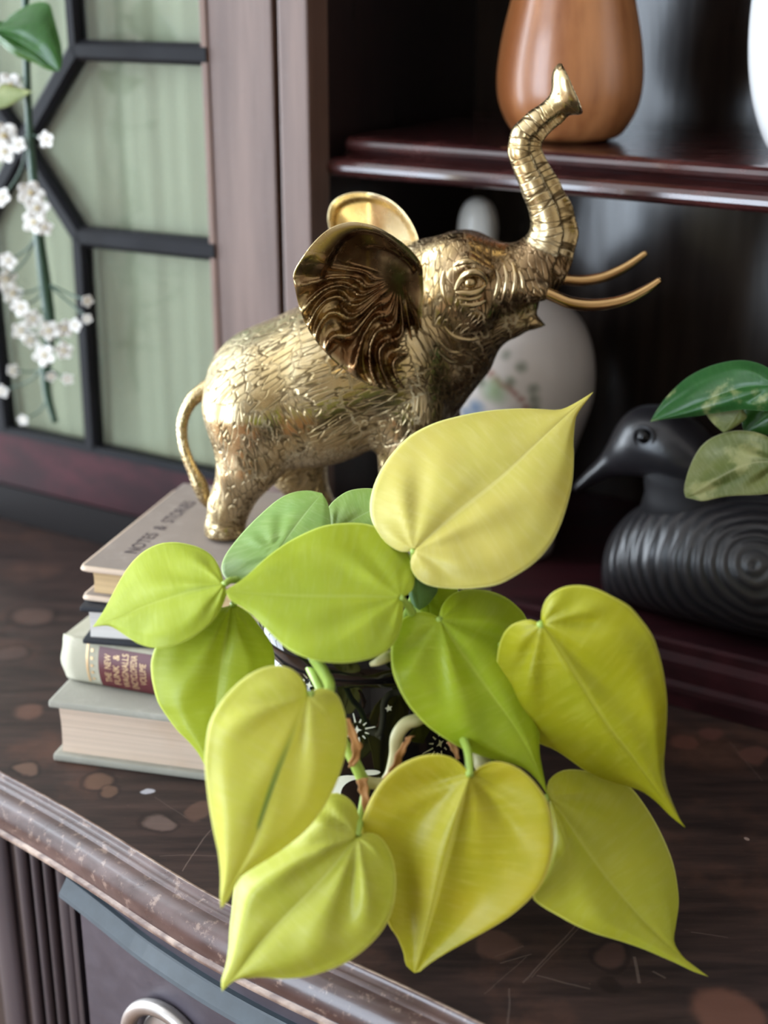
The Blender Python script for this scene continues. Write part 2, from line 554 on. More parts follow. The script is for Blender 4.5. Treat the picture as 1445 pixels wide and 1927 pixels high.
# pilaster with reeds to the left of the drawer
p0 = edge_px(-90, 1640, -0.006)[0]; p1 = edge_px(131, 1640, -0.006)[0]
v, f = box_vf((p0, -0.03, -0.80), (p1, -0.008, -0.0255), edge)
pil = mk('pilaster', v, f, M['wood_black'], sb)
for x0, x1, y in ((-26, 16, 1660), (30, 50, 1660), (59, 73, 1660), (81, 95, 1660), (103, 128, 1660)):
    a0 = edge_px(x0, y, -0.004)[0]; a1 = edge_px(x1, y, -0.004)[0]
    w = a1 - a0; pr = []
    for k in range(7):
        q = PI * k / 6
        pr.append((a0 + w / 2 - w / 2 * math.cos(q), -0.008 + 0.0045 * math.sin(q) ** 0.7))
    vs = [edge(t, o, -0.0256) for t, o in pr] + [edge(t, o, -0.80) for t, o in pr]
    n_ = len(pr)
    fs = [(i, i + 1, n_ + i + 1, n_ + i) for i in range(n_ - 1)] + [(n_ - 1, 0, n_, 2 * n_ - 1)]
    mk('reed', vs, fs, M['reed'], pil, smooth=True)
a0 = edge_px(139, 1720, -0.004)[0]; a1 = edge_px(149, 1720, -0.004)[0]
box('drawer_stile', (a0, -0.02, -0.80), (a1, -0.002, -0.053), M['reed'], sb, fr=edge, bev=0.001)
box('carcass', (p0 + 0.01, -0.40, -0.82), (0.95, -0.021, -0.0282), M['wood_black'], sb, fr=lambda t, o, z: EO + ED * t + EM * o + Z * z)
for (t_, o_) in ((p0 + 0.04, -0.06), (0.88, -0.06), (p0 + 0.04, -0.36), (0.88, -0.36)):
    box('foot', (t_ - 0.03, o_ - 0.03, -0.85), (t_ + 0.03, o_ + 0.03, -0.819), M['wood_black'], sb, fr=lambda t, o, z: EO + ED * t + EM * o + Z * z, bev=0.004)

# ------------------------------------------------------------------ display cabinet standing on the sideboard
dc = thing('display_cabinet', (*cab(0.05, -0.1, 0)[:2], 0.0), 'dark mahogany display cabinet with a glazed lined door and open shelves, standing on the sideboard', 'cabinet')
CT = 0.62      # its height
DX0, DX1 = -0.460, -0.077
PXL, PXR = -0.458 + 0.046, -0.125
cen = -0.2885


def cbox(name, lo, hi, m, parent=dc, bev=0.0015, **k): return box(name, lo, hi, m, parent, fr=cab, bev=bev, **k)


door = cbox('door', (-0.077 - 0.048, -0.022, 0.031), (-0.077, 0.0, CT - 0.02), M['wood_stile'])
cbox('door_rail', (DX0, -0.022, 0.031), (PXR, 0.0, 0.0725), M['wood_dark_h'], door)
cbox('door_rail', (DX0, -0.022, CT - 0.065), (PXR, 0.0, CT - 0.02), M['wood_dark_h'], door)
cbox('door_stile', (DX0, -0.022, 0.0725), (-0.415 - 0.037, 0.0, CT - 0.065), M['wood_dark'], door)
cbox('glazing_bead', (PXR - 0.0045, -0.010, 0.0725), (PXR + 0.0005, 0.0012, CT - 0.065), M['gilt_bead'], door, bev=0.0008)
cbox('glazing_bead', (-0.452, -0.010, 0.0720), (PXR - 0.004, 0.0012, 0.0775), M['muntin'], door, bev=0.0008)


def mir(a): return 2 * cen - a


def muntin(p, q, w=0.0135):
    p, q = np.array(p, float), np.array(q, float)
    d = (q - p) / np.linalg.norm(q - p); nn = np.array([-d[1], d[0]]); h = w / 2
    L = np.linalg.norm(q - p)
    prof = [(-h, -0.008), (-h, -0.001), (-h * 0.55, 0.0022), (h * 0.55, 0.0022), (h, -0.001), (h, -0.008)]
    vs = []
    for s in (0, L):
        for x, b in prof:
            g = p + d * s + nn * x; vs.append(cab(g[0], b, g[1]))
    fs = [(i, (i + 1) % 6, 6 + (i + 1) % 6, 6 + i) for i in range(6)] + [(5, 4, 3, 2, 1, 0), (6, 7, 8, 9, 10, 11)]
    mk('muntin', vs, fs, M['muntin'], door)


ZT, ZL, ZC = 0.3466, 0.2262, 0.2835
at_, al_ = -0.2325, -0.2425
for m_ in (lambda a: a, mir):
    muntin((m_(PXR), ZT + 0.0005), (m_(at_), ZT), 0.0130)
    muntin((m_(PXR), ZL + 0.002), (m_(al_), ZL), 0.0135)
    muntin((m_(at_), ZT), (cen, ZC), 0.0135); muntin((cen, ZC), (m_(al_), ZL), 0.0135)
    muntin((m_(at_ - 0.001), ZT), (m_(at_ - 0.001), CT - 0.065), 0.0105)
    muntin((m_(al_), ZL), (m_(al_ - 0.003), 0.0755), 0.0125)

# panes of glass and the green lining behind them
mg, nt, bs = mat('old_window_glass')
for x in list(nt.nodes):
    if x.type != 'OUTPUT_MATERIAL': nt.nodes.remove(x)
out = nt.nodes['Material Output']
tr = nt.nodes.new('ShaderNodeBsdfTransparent'); tr.inputs[0].default_value = (0.93, 0.97, 0.94, 1)
gl = nt.nodes.new('ShaderNodeBsdfGlossy'); gl.inputs['Roughness'].default_value = 0.03
lw0 = nt.nodes.new('ShaderNodeLayerWeight'); lw0.inputs[0].default_value = 0.5
lwf = math_n(nt, 'ADD', 0.045, math_n(nt, 'MULTIPLY', math_n(nt, 'POWER', lw0.outputs['Facing'], 5.0), 0.9))
mx = nt.nodes.new('ShaderNodeMixShader')
wob = nt.nodes.new('ShaderNodeBump'); wob.inputs['Strength'].default_value = 0.15; wob.inputs['Distance'].default_value = 0.002
lk(nt, noise(nt, coord(nt), 14, 2), wob.inputs['Height']); lk(nt, wob.outputs[0], gl.inputs['Normal'])
lk(nt, lwf, mx.inputs[0]); lk(nt, tr.outputs[0], mx.inputs[1]); lk(nt, gl.outputs[0], mx.inputs[2]); lk(nt, mx.outputs[0], out.inputs[0])
M['glass'] = mg


def pane(poly):
    n_ = len(poly)
    vs = [cab(a, -0.0035, z) for a, z in poly] + [cab(a, -0.0055, z) for a, z in poly]
    fs = [tuple(range(n_)), tuple(reversed(range(n_, 2 * n_)))] + [(i, n_ + i, n_ + (i + 1) % n_, (i + 1) % n_) for i in range(n_)]
    mk('pane', vs, fs, M['glass'], door)


for m_ in (lambda a: a, mir):
    pane([(m_(PXR), ZT), (m_(at_), ZT), (m_(at_), CT - 0.06), (m_(PXR), CT - 0.06)])
    pane([(m_(PXR), ZT), (m_(PXR), ZL), (m_(al_), ZL), (cen, ZC), (m_(at_), ZT)])
    pane([(m_(PXR), ZL), (m_(PXR), 0.07), (m_(al_), 0.07), (m_(al_), ZL)])
pane([(al_, 0.07), (al_, ZL), (cen, ZC), (mir(al_), ZL), (mir(al_), 0.07)])
pane([(at_, CT - 0.06), (at_, ZT), (cen, ZC), (mir(at_), ZT), (mir(at_), CT - 0.06)])
mf, nt, bs = mat('sage_silk')
bs.inputs['Roughness'].default_value = 0.7
fv = noise(nt, coord(nt, 1, 1, 0.06), 55, 4)
lk(nt, mixc(nt, fv, (0.255, 0.24, 0.178), (0.29, 0.272, 0.205)), bs.inputs['Base Color'])
M['silk'] = mf
NS = 160
vs = []; fs = []
for i in range(NS + 1):
    a = -0.455 + (0.455 - 0.122) * i / NS
    b = -0.0135 + 0.0008 * math.sin(i * 0.31) + 0.0003 * math.sin(i * 0.83 + 1)
    vs += [cab(a, b, 0.06), cab(a, b, CT - 0.05)]
for i in range(NS): fs.append((2 * i, 2 * i + 2, 2 * i + 3, 2 * i + 1))
mk('door_lining', vs, fs, M['silk'], door, smooth=True, label='sage green fabric lining behind the glass')
# carcass
cbox('corner_stile', (-0.0730, -0.022, 0.030), (-0.0520, 0.0, CT - 0.02), M['wood_stile'])
cbox('side_panel', (-0.0745, -0.225, 0.030), (-0.0560, -0.023, CT - 0.02), M['wood_black'])
cbox('side_panel', (-0.475, -0.225, 0.030), (-0.461, -0.001, CT - 0.02), M['wood_black'])
cbox('side_panel', (0.55, -0.225, 0.030), (0.57, 0.0, CT - 0.02), M['wood_black'])
cbox('back_panel', (-0.461, -0.228, 0.030), (0.55, -0.215, CT - 0.02), M['wood_inside'])
cbox('cabinet_floor', (-0.475, -0.225, 0.0005), (0.57, -0.004, 0.0300), M['wood_dark_h'])
cbox('cornice', (-0.49, -0.228, CT - 0.02), (0.585, 0.015, CT + 0.02), M['wood_dark_h'])
bprof = [(-0.004, 0.0300), (-0.003, 0.0355), (0.000, 0.0368), (0.0022, 0.0352), (0.0024, 0.0300), (0.0040, 0.0285), (0.0065, 0.0262), (0.0070, 0.0215), (0.0072, 0.0150),
         (0.0098, 0.0125), (0.0105, 0.0095), (0.0105, 0.0005), (-0.004, 0.0005)]
v, f = sweep_vf(bprof, cab, [-0.050, 0.57]); mk('base_moulding', v, f, M['wood_dark_h'], dc)
v, f = sweep_vf([(-0.004, 0.029), (-0.002, 0.029), (-0.002, 0.0005), (-0.004, 0.0005)], cab, [-0.475, -0.0505]); mk('base_moulding', v, f, M['flat_black'], dc)  # run below the door, its shadow painted in as flat black
# the shelf with its doubly rounded front
sprof = [(-0.215, 0.3005), (-0.038, 0.3005)]
for k in range(7):
    q = PI * k / 6; sprof.append((-0.036 + 0.0062 * math.sin(q), 0.2960 + 0.0045 * math.cos(q)))
sprof += [(-0.0345, 0.2905), (-0.030, 0.2895)]
for k in range(1, 8):
    q = PI * k / 7; sprof.append((-0.026 + 0.0075 * math.sin(q), 0.2835 + 0.0058 * math.cos(q)))
sprof += [(-0.034, 0.2770), (-0.215, 0.2770)]
v, f = sweep_vf(sprof, lambda t, o, z: cab((-0.0555 + (0.010 if z > 0.2872 else 0)) if t < 0 else t, o, z), [-0.0500, 0.5495])
shelf = mk('shelf', v, f, M['wood_shelf'], dc)

# ------------------------------------------------------------------ books
def pages_mat(name, c, dark=0.72):
    m, nt, bs = mat(name)
    f = noise(nt, coord(nt, 3, 3, 900), 1.0, 3, 0.6)
    g = noise(nt, coord(nt), 30, 4)
    col = mixc(nt, ramp(nt, f, 0.25, 0.7), tuple(x * dark for x in c), c)
    col = mixc(nt, math_n(nt, 'MULTIPLY', ramp(nt, g, 0.45, 0.75), 0.3), col, tuple(x * y for x, y in zip(c, (0.8, 0.66, 0.5))))
    lk(nt, col, bs.inputs['Base Color']); bs.inputs['Roughness'].default_value = 0.8
    bump(nt, f, 0.6, 0.0004, bs)
    return m


def cloth_mat(name, c, var=0.25, rough=0.8, wear=None):
    m, nt, bs = mat(name)
    w = noise(nt, coord(nt), 900, 2)
    g = noise(nt, coord(nt), 25, 5, 0.6)
    col = mixc(nt, g, tuple(x * (1 - var) for x in c), tuple(x * (1 + var) for x in c))
    if wear: col = mixc(nt, math_n(nt, 'MULTIPLY', ramp(nt, noise(nt, coord(nt), 70, 6, 0.7), 0.5, 0.72), 0.6), col, wear)
    lk(nt, col, bs.inputs['Base Color']); bs.inputs['Roughness'].default_value = rough
    bs.inputs['Specular IOR Level'].default_value = 0.3
    bump(nt, w, 0.5, 0.0003, bs)
    return m


M['pages_tan'] = pages_mat('yellowed_pages', (0.60, 0.42, 0.22))
M['pages_cream'] = pages_mat('cream_pages', (0.62, 0.48, 0.37), 0.8)
M['pages_white'] = pages_mat('white_pages', (0.70, 0.67, 0.64), 0.85)
M['cloth_taupe'] = cloth_mat('taupe_cloth', (0.27, 0.225, 0.195), 0.15, wear=(0.36, 0.31, 0.27))
M['cloth_tan_edge'] = cloth_mat('rubbed_tan_cloth', (0.55, 0.43, 0.33), 0.15)
M['cloth_black'] = cloth_mat('black_cloth', (0.022, 0.024, 0.030), 0.2, 0.55)
M['cloth_green'] = cloth_mat('grey_green_cloth', (0.40, 0.38, 0.29), 0.12, wear=(0.52, 0.49, 0.40))
M['cloth_grey'] = cloth_mat('grey_cloth', (0.33, 0.32, 0.27), 0.15, wear=(0.44, 0.41, 0.36))
M['label_red'] = plain('maroon_label', (0.10, 0.016, 0.020), 0.45, var=0.25, vscale=90)
M['gilt'] = plain('gilt_print', (0.62, 0.42, 0.22), 0.4, metal=0.3, var=0.2)
M['ink'] = plain('dark_print', (0.045, 0.03, 0.04), 0.7)


class Book:
    """corner = near left corner at the underside, e along the near edge to the right, g away from the viewer"""
    def __init__(s, corner, e, z0, h, length, depth, name, label, inset=0.0035, bt=0.0026):
        s.c = np.array([corner[0], corner[1], 0.0]); s.e = np.array([e[0], e[1], 0.0]); s.e /= np.linalg.norm(s.e)
        s.g = np.array([-s.e[1], s.e[0], 0]); s.z0, s.h, s.l, s.d, s.bt, s.i = z0, h, length, depth, bt, inset
        p = s.fr(length / 2, depth / 2, 0)
        s.t = thing(name, (p[0], p[1], z0), label, 'book', 'old hardback books in the stack under the elephant')

    def fr(s, x, y, z): return s.c + s.e * x + s.g * y + Z * (s.z0 + z)

    def boards(s, m, m2=None):
        for z0, z1, nm in ((0.0001, s.bt, 'back_cover'), (s.h - s.bt, s.h - 0.0001, 'front_cover')):
            box(nm, (0, 0, z0), (s.l, s.d, z1), m, s.t, fr=s.fr, bev=s.bt * 0.32)

    def block(s, m, near=True):
        n = 9; vs = []; fs = []
        i = s.i; x0, x1 = i, s.l - i; y1 = s.d - (0.001 if near else i)
        for k in range(n):
            q = k / (n - 1); z = s.bt + (s.h - 2 * s.bt) * q
            y0 = i + 0.0012 * math.sin(PI * q) if near else 0.002
            vs += [s.fr(x0, y0, z), s.fr(x1, y0, z), s.fr(x1, y1, z), s.fr(x0, y1, z)]
        for k in range(n - 1):
            for j in range(4):
                a, b = 4 * k + j, 4 * k + (j + 1) % 4
                fs.append((a, b, b + 4, a + 4))
        fs += [(3, 2, 1, 0), tuple(4 * (n - 1) + j for j in range(4))]
        mk('page_block', vs, fs, m, s.t)

    def back_spine(s, m):
        n = 9; vs = []; fs = []
        for k in range(n):
            q = k / (n - 1); z = s.h * q; o = 0.004 * math.sin(PI * q)
            vs += [s.fr(0.0005, s.d - 0.001 + o, z), s.fr(s.l - 0.0005, s.d - 0.001 + o, z)]
        for k in range(n - 1): fs.append((2 * k, 2 * k + 1, 2 * k + 3, 2 * k + 2))
        fs.append(tuple(2 * k for k in range(n))); fs.append(tuple(2 * k + 1 for k in reversed(range(n))))
        mk('spine', vs, fs, m, s.t, smooth=False)


ZA, ZC_, ZBk, ZD, ZTOP = 0.0, 0.0365, 0.0635, 0.0850, 0.1050
# bottom book
a0 = at_z(100, 1432, 0); a1 = at_z(385, 1470, 0)
bkA = Book(a0, a1 - a0, ZA, ZC_, 0.205, 0.145, 'old_book', 'grey cloth book with thick cream pages, lowest in the stack', 0.004, 0.0042)
bkA.boards(M['cloth_grey']); bkA.block(M['pages_cream']); bkA.back_spine(M['cloth_grey'])
# encyclopedia with its spine to the front
c0 = at_z(117, 1287, ZC_); c1 = at_z(290, 1318, ZC_)
bkC = Book(c0, c1 - c0, ZC_, ZBk - ZC_, 0.20, 0.140, 'old_book', 'grey-green cloth book showing a maroon and gilt spine label, second from the bottom', 0.004, 0.0030)
hC = ZBk - ZC_
box('back_cover', (0, 0.006, 0.0001), (0.20, 0.140, 0.003), M['cloth_green'], bkC.t, fr=bkC.fr, bev=0.001)
box('front_cover', (0, 0.006, hC - 0.003), (0.20, 0.140, hC - 0.0001), M['cloth_green'], bkC.t, fr=bkC.fr, bev=0.001)
box('page_block', (0.004, 0.004, 0.003), (0.196, 0.136, hC - 0.003), M['pages_tan'], bkC.t, fr=bkC.fr)


def spine_o(z):     # how far the spine bulges toward the viewer at height z
    q = min(max(z / hC, 0), 1)
    return -0.0050 * max(0.0, math.sin(PI * q)) ** 0.55 + 0.006


spv = []; spf = []
nz, nx = 15, 26
for j in range(nz):
    z = 0.0002 + (hC - 0.0004) * j / (nz - 1)
    for i in range(nx):
        x = -0.0006 + 0.2012 * i / (nx - 1)
        rag = 0.0006 * math.sin(j * 0.7) * (1 if i == 0 else 0)
        spv.append(bkC.fr(x + rag, spine_o(z) + (0.0015 if i in (0, nx - 1) else 0), z))
for j in range(nz - 1):
    for i in range(nx - 1): spf.append((j * nx + i, j * nx + i + 1, (j + 1) * nx + i + 1, (j + 1) * nx + i))
spine = mk('spine', spv, spf, M['cloth_green'], bkC.t, smooth=True)
md = spine.modifiers.new('thick', 'SOLIDIFY'); md.thickness = 0.0016; md.offset = -1


def on_spine(x, z, lift): return bkC.fr(x, spine_o(z) - lift, z)


def spine_patch(name, x0, x1, z0, z1, m, lift, n=10):
    vs = []; fs = []
    for j in range(n + 1):
        z = z0 + (z1 - z0) * j / n
        vs += [on_spine(x0, z, lift), on_spine(x1, z, lift)]
    for j in range(n): fs.append((2 * j, 2 * j + 1, 2 * j + 3, 2 * j + 2))
    o = mk(name, vs, fs, m, spine, smooth=True)
    return o


def text_mesh(body, size, extrude=0.0):
    cu = bpy.data.curves.new('lettering', 'FONT'); cu.body = body; cu.size = size
    cu.align_x = 'LEFT'; cu.align_y = 'BOTTOM_BASELINE'
    o = bpy.data.objects.new('lettering', cu); COL.objects.link(o)
    dg = bpy.context.evaluated_depsgraph_get(); dg.update()
    me = bpy.data.meshes.new_from_object(o.evaluated_get(dg))
    v = np.array([tuple(q.co) for q in me.vertices]); f = [tuple(p.vertices) for p in me.polygons]
    bpy.data.objects.remove(o); bpy.data.curves.remove(cu); bpy.data.meshes.remove(me)
    return v, f


sx = lambda px: np.dot(at_z(px, 1300, ZC_) - bkC.c, bkC.e)
xl = sx(187)
spine_patch('spine_label', xl, xl + 0.062, 0.0012, hC - 0.0022, M['label_red'], 0.00035)
spine_patch('gilt_band', sx(159), sx(164), 0.003, hC - 0.002, M['gilt'], 0.0003)
for k in range(5):
    z = 0.0055 + k * 0.0042
    x = sx(172); spine_patch('gilt_flower', x - 0.0008, x + 0.0008, z - 0.0008, z + 0.0008, M['gilt'], 0.0003, 2)
for px, word, ln in ((208, 'THE  NEW', 0.0165), (227, 'FUNK  &', 0.0175), (247, 'WAGNALLS', 0.0195), (266, 'ENCYCLOPEDIA', 0.0195), (286, 'VOLUME', 0.0125)):
    v, f = text_mesh(word, 1.0)
    w_ = v[:, 0].max() - v[:, 0].min(); v[:, 0] -= v[:, 0].min()
    xc = sx(px); zc0 = hC * 0.5 - ln / 2
    pts = [on_spine(xc + 0.0019 - 0.0038 * y / 0.7, zc0 + x / w_ * ln, 0.0006) for x, y, _ in v]
    mk('gilt_lettering', pts, f, M['gilt'], spine)
# black book
b0 = at_z(155, 1212, ZBk); b1 = at_z(290, 1221, ZBk)
bkB = Book(b0, b1 - b0, ZBk, ZD - ZBk, 0.180, 0.125, 'old_book', 'black book with white pages, third from the bottom of the stack', 0.0035, 0.0028)
bkB.boards(M['cloth_black']); bkB.block(M['pages_white']); bkB.back_spine(M['cloth_black'])
# top book
d0 = at_z(152, 1064, ZTOP); d1 = at_z(345, 908, ZTOP); gd = d1 - d0
bkD = Book(d0, (gd[1], -gd[0]), ZD, ZTOP - ZD, 0.195, float(np.linalg.norm(gd)), 'old_book', 'taupe cloth book with dark title lettering, top of the stack under the brass elephant', 0.0042, 0.0034)
bkD.boards(M['cloth_taupe']); bkD.block(M['pages_tan']); bkD.back_spine(M['cloth_taupe'])
hD = ZTOP - ZD
for zz in (0.0017, hD - 0.0017):
    pts = [bkD.fr(x, y, zz) for x, y in ((0.0004, 0.12), (0.0004, 0.004), (0.0010, 0.0010), (0.004, 0.0004), (0.19, 0.0004))]
    mk('rubbed_edge', *tube_vf(pts, 0.00165, 10), M['cloth_tan_edge'], bkD.t, smooth=True, label='pale rubbed cover edge')
v, f = text_mesh('NOTES  &  STORIES', 1.0)
w_ = v[:, 0].max()
mk('title_lettering', [bkD.fr(0.021 - 0.0075 * y / 0.7, 0.022 + x / w_ * 0.082, hD + 0.0001) for x, y, _ in v], f, M['ink'], bkD.t, label='dark stamped title')

# ------------------------------------------------------------------ brass elephant
m, nt, bs = mat('aged_brass')
wc = nt.nodes.new('ShaderNodeAttribute'); wc.attribute_name = 'wc'
am = nt.nodes.new('ShaderNodeAttribute'); am.attribute_name = 'wamp'
wn_ = nt.nodes.new('ShaderNodeTexNoise'); wn_.inputs['Scale'].default_value = 1.1; wn_.inputs['Detail'].default_value = 3
lk(nt, wc.outputs['Vector'], wn_.inputs['Vector'])
wv = nt.nodes.new('ShaderNodeVectorMath'); wv.operation = 'MULTIPLY_ADD'
lk(nt, wn_.outputs['Color'], wv.inputs[0]); wv.inputs[1].default_value = (0.35, 0.35, 0.35); lk(nt, wc.outputs['Vector'], wv.inputs[2])
vo = nt.nodes.new('ShaderNodeTexVoronoi'); vo.feature = 'DISTANCE_TO_EDGE'; vo.inputs['Scale'].default_value = 1.0
lk(nt, wv.outputs[0], vo.inputs['Vector'])
crack = math_n(nt, 'SUBTRACT', 1.0, ramp(nt, vo.outputs['Distance'], 0.02, 0.11))
brk = noise(nt, wc.outputs['Vector'], 0.6, 2)
crack = math_n(nt, 'MULTIPLY', math_n(nt, 'MULTIPLY', crack, ramp(nt, brk, 0.33, 0.55)), am.outputs['Fac'])
fine = noise(nt, coord(nt), 260, 4, 0.6)
pt = noise(nt, coord(nt), 38, 5, 0.65)
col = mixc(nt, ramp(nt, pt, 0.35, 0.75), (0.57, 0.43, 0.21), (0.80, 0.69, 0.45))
dk = nt.nodes.new('ShaderNodeAttribute'); dk.attribute_name = 'patina_shade'
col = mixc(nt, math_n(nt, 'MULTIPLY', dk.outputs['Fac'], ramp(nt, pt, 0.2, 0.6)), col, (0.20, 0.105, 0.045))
col = mixc(nt, math_n(nt, 'MULTIPLY', crack, 0.85), col, (0.07, 0.040, 0.016))
lk(nt, col, bs.inputs['Base Color'])
bs.inputs['Metallic'].default_value = 1.0
lk(nt, math_n(nt, 'ADD', math_n(nt, 'MULTIPLY', crack, 0.25), math_n(nt, 'ADD', math_n(nt, 'MULTIPLY', fine, 0.12), 0.20)), bs.inputs['Roughness'])
hgt = math_n(nt, 'ADD', math_n(nt, 'MULTIPLY', crack, -1.0), math_n(nt, 'MULTIPLY', fine, 0.10))
bump(nt, hgt, 0.6, 0.0007, bs)
M['brass'] = m
M['brass_plain'] = plain('polished_brass', (0.56, 0.36, 0.16), 0.16, metal=1.0, var=0.12)

EY = 0.752                     # middle plane of the elephant
S_ = 0.757 / FPX               # metres per photo pixel there


def E3(px, py, yo=0.0): return at_y(px, py, EY + yo)


VX = 0.00125
lo = E3(320, 1035, 0); lo = np.array([lo[0], EY - 0.075, ZTOP + 0.0005])
hi = E3(1120, 100, 0); hi = np.array([hi[0], EY + 0.075, hi[2]])
dims = np.ceil((hi - lo) / VX).astype(int) + 4
org = lo - 2 * VX
gx, gy, gz = [(org[i] + VX * np.arange(dims[i])).astype(np.float32) for i in range(3)]
SD = np.full(tuple(dims), 0.03, np.float32)


def region(mn, mx, pad):
    i0 = np.clip(((np.array(mn) - pad - org) / VX).astype(int), 0, dims - 1)
    i1 = np.clip(((np.array(mx) + pad - org) / VX).astype(int) + 2, 1, dims)
    sl = tuple(slice(a, b) for a, b in zip(i0, i1))
    X = gx[sl[0]][:, None, None]; Y = gy[sl[1]][None, :, None]; ZZ = gz[sl[2]][None, None, :]
    return sl, X, Y, ZZ


def smin(a, b, k):
    h = np.clip(0.5 + 0.5 * (a - b) / k, 0, 1)
    return a + (b - a) * h - k * h * (1 - h)


def cone_d(p, q, rp, rq, X, Y, ZZ):
    ax = q - p; L2 = float(ax @ ax) + 1e-12
    t = np.clip(((X - p[0]) * ax[0] + (Y - p[1]) * ax[1] + (ZZ - p[2]) * ax[2]) / L2, 0, 1)
    d = np.sqrt((X - p[0] - ax[0] * t) ** 2 + (Y - p[1] - ax[1] * t) ** 2 + (ZZ - p[2] - ax[2] * t) ** 2)
    return d - (rp + (rq - rp) * t)


def cone(a, b, ra, rb, k=0.006, sub=False, m=False):
    """a, b = (px, py, yo); radii in photo pixels"""
    p, q = E3(*a), E3(*b); ra, rb = ra * S_, rb * S_
    r = max(ra, rb)
    sl, X, Y, ZZ = region(np.minimum(p, q) - r, np.maximum(p, q) + r, k + 3 * VX)
    d = cone_d(p, q, ra, rb, X, Y, ZZ)
    SD[sl] = -smin(-SD[sl], d, k) if sub else smin(SD[sl], d, k)


def ell(c, rx, rz, ry, ang=0.0, k=0.008, sub=False):
    """ellipsoid: px radii in the picture plane turned by ang (degrees, up to the right), ry in metres across"""
    p = E3(*c); rx, rz = rx * S_, rz * S_; R_ = max(rx, rz)
    sl, X, Y, ZZ = region(p - (R_, ry, R_), p + (R_, ry, R_), k + 3 * VX)
    ca, sa = math.cos(math.radians(ang)), math.sin(math.radians(ang))
    x = (X - p[0]) * ca + (ZZ - p[2]) * sa; z = -(X - p[0]) * sa + (ZZ - p[2]) * ca; y = Y - p[1]
    k0 = np.sqrt((x / rx) ** 2 + (y / ry) ** 2 + (z / rz) ** 2); k1 = np.sqrt((x / rx ** 2) ** 2 + (y / ry ** 2) ** 2 + (z / rz ** 2) ** 2) + 1e-6
    d = k0 * (k0 - 1) / k1
    SD[sl] = -smin(-SD[sl], d, k) if sub else smin(SD[sl], d, k)


ell((608, 722, 0), 215, 154, 0.0475, 24, 0.012)          # barrel of the body
ell((492, 745, 0), 108, 124, 0.0450, 10, 0.012)          # rump
ell((745, 665, 0), 112, 158, 0.0440, 10, 0.014)          # shoulders
cone((700, 570, 0), (790, 520, 0), 72, 66, 0.014)        # withers to nape
cone((765, 610, 0), (845, 575, 0), 108, 92, 0.014)       # neck
cone((800, 735, 0), (868, 665, -.003), 74, 64, 0.014)    # breast
ell((872, 535, -.004), 92, 92, 0.0310, -8, 0.012)        # skull
ell((862, 480, -.016), 46, 38, 0.0135, 0, 0.010); ell((878, 478, .010), 46, 40, 0.0135, 0, 0.010)   # the two domes of the brow
cone((925, 530, -.007), (990, 512, -.010), 68, 54, 0.010)            # face to trunk root
cone((872, 612, -.006), (955, 600, -.009), 68, 38, 0.010)            # jaw
cone((955, 598, -.010), (1003, 606, -.013), 27, 12, 0.006); cone((1003, 606, -.013), (1024, 612, -.014), 12, 4, 0.003)   # lower lip
cone((962, 564, -.010), (1000, 574, -.012), 30, 12, 0.005)         # upper lip
ell((1026, 518, -.011), 36, 34, 0.0115, 0, 0.006)                   # swelling at the trunk's root
for sy in (-1, 1):
    cone((975, 540, -.011 + sy * .013), (1016, 550, -.012 + sy * .015), 32, 17, 0.008)   # tusk sockets
    cone((850, 545, -.005 + sy * .022), (900, 590, -.008 + sy * .020), 24, 20, 0.008)     # cheeks
    cone((848, 508, -.004 + sy * .024), (880, 497, -.006 + sy * .026), 11, 13, 0.004); cone((880, 497, -.006 + sy * .026), (918, 512, -.008 + sy * .023), 13, 10, 0.004)  # eyebrows
TR = [(990, 508, 50), (1028, 480, 46), (1044, 440, 40), (1038, 400, 36), (1018, 355, 32), (1000, 318, 28), (986, 284, 26), (990, 256, 25), (1014, 231, 23), (1042, 210, 21), (1060, 186, 23)]
for (a, b, r), (c, d, r2) in zip(TR[:-1], TR[1:]):
    cone((a, b, -.011), (c, d, -.012), r, r2, 0.0045)
ell((1075, 166, -.012), 32, 49, 0.0105, 26, 0.003)
# legs: near side, far side
for sy, hx, kx, ax_, fx in ((-1, 462, 470, 432, 423), (1, 520, 556, 590, 592)):
    yo = 0.0245 * sy
    yf = 0.021 * sy
    cone((hx, 775, yo), (kx, 868, yo), 78, 60, 0.009)
    cone((kx, 868, yo), (ax_, 950, yf), 58, 40, 0.006)
    dy = 0 if sy < 0 else -36
    cone((ax_, 950, yf), (fx, 990 + dy, yf), 39, 38, 0.004); cone((fx, 990 + dy, yf), (fx, 1030 + dy, yf), 37, 40, 0.003)
    for tx in (-22, 2, 24):
        ell((fx + tx, 1008 + dy, yf - math.sqrt(max(0, 36 ** 2 - tx * tx)) * S_), 10, 11, 0.0022, 0, 0.0015)
for sy, hx, ax_ in ((-1, 768, 758), (1, 805, 815)):
    yo = 0.0240 * sy; dy = 0 if sy < 0 else -36
    cone((hx, 780, yo), (hx - 4, 880, yo), 66, 50, 0.009); cone((hx - 4, 880, yo), (ax_, 985 + dy, yo * 0.9), 48, 40, 0.005)
    cone((ax_, 985 + dy, yo * 0.9), (ax_, 1032 + dy, yo * 0.9), 39, 42, 0.003)
    for tx in (-10, 12, 30):
        ell((ax_ + tx, 1010 + dy, yo * 0.9 - math.sqrt(max(0, 38 ** 2 - tx * tx)) * S_), 10, 11, 0.0022, 0, 0.0015)
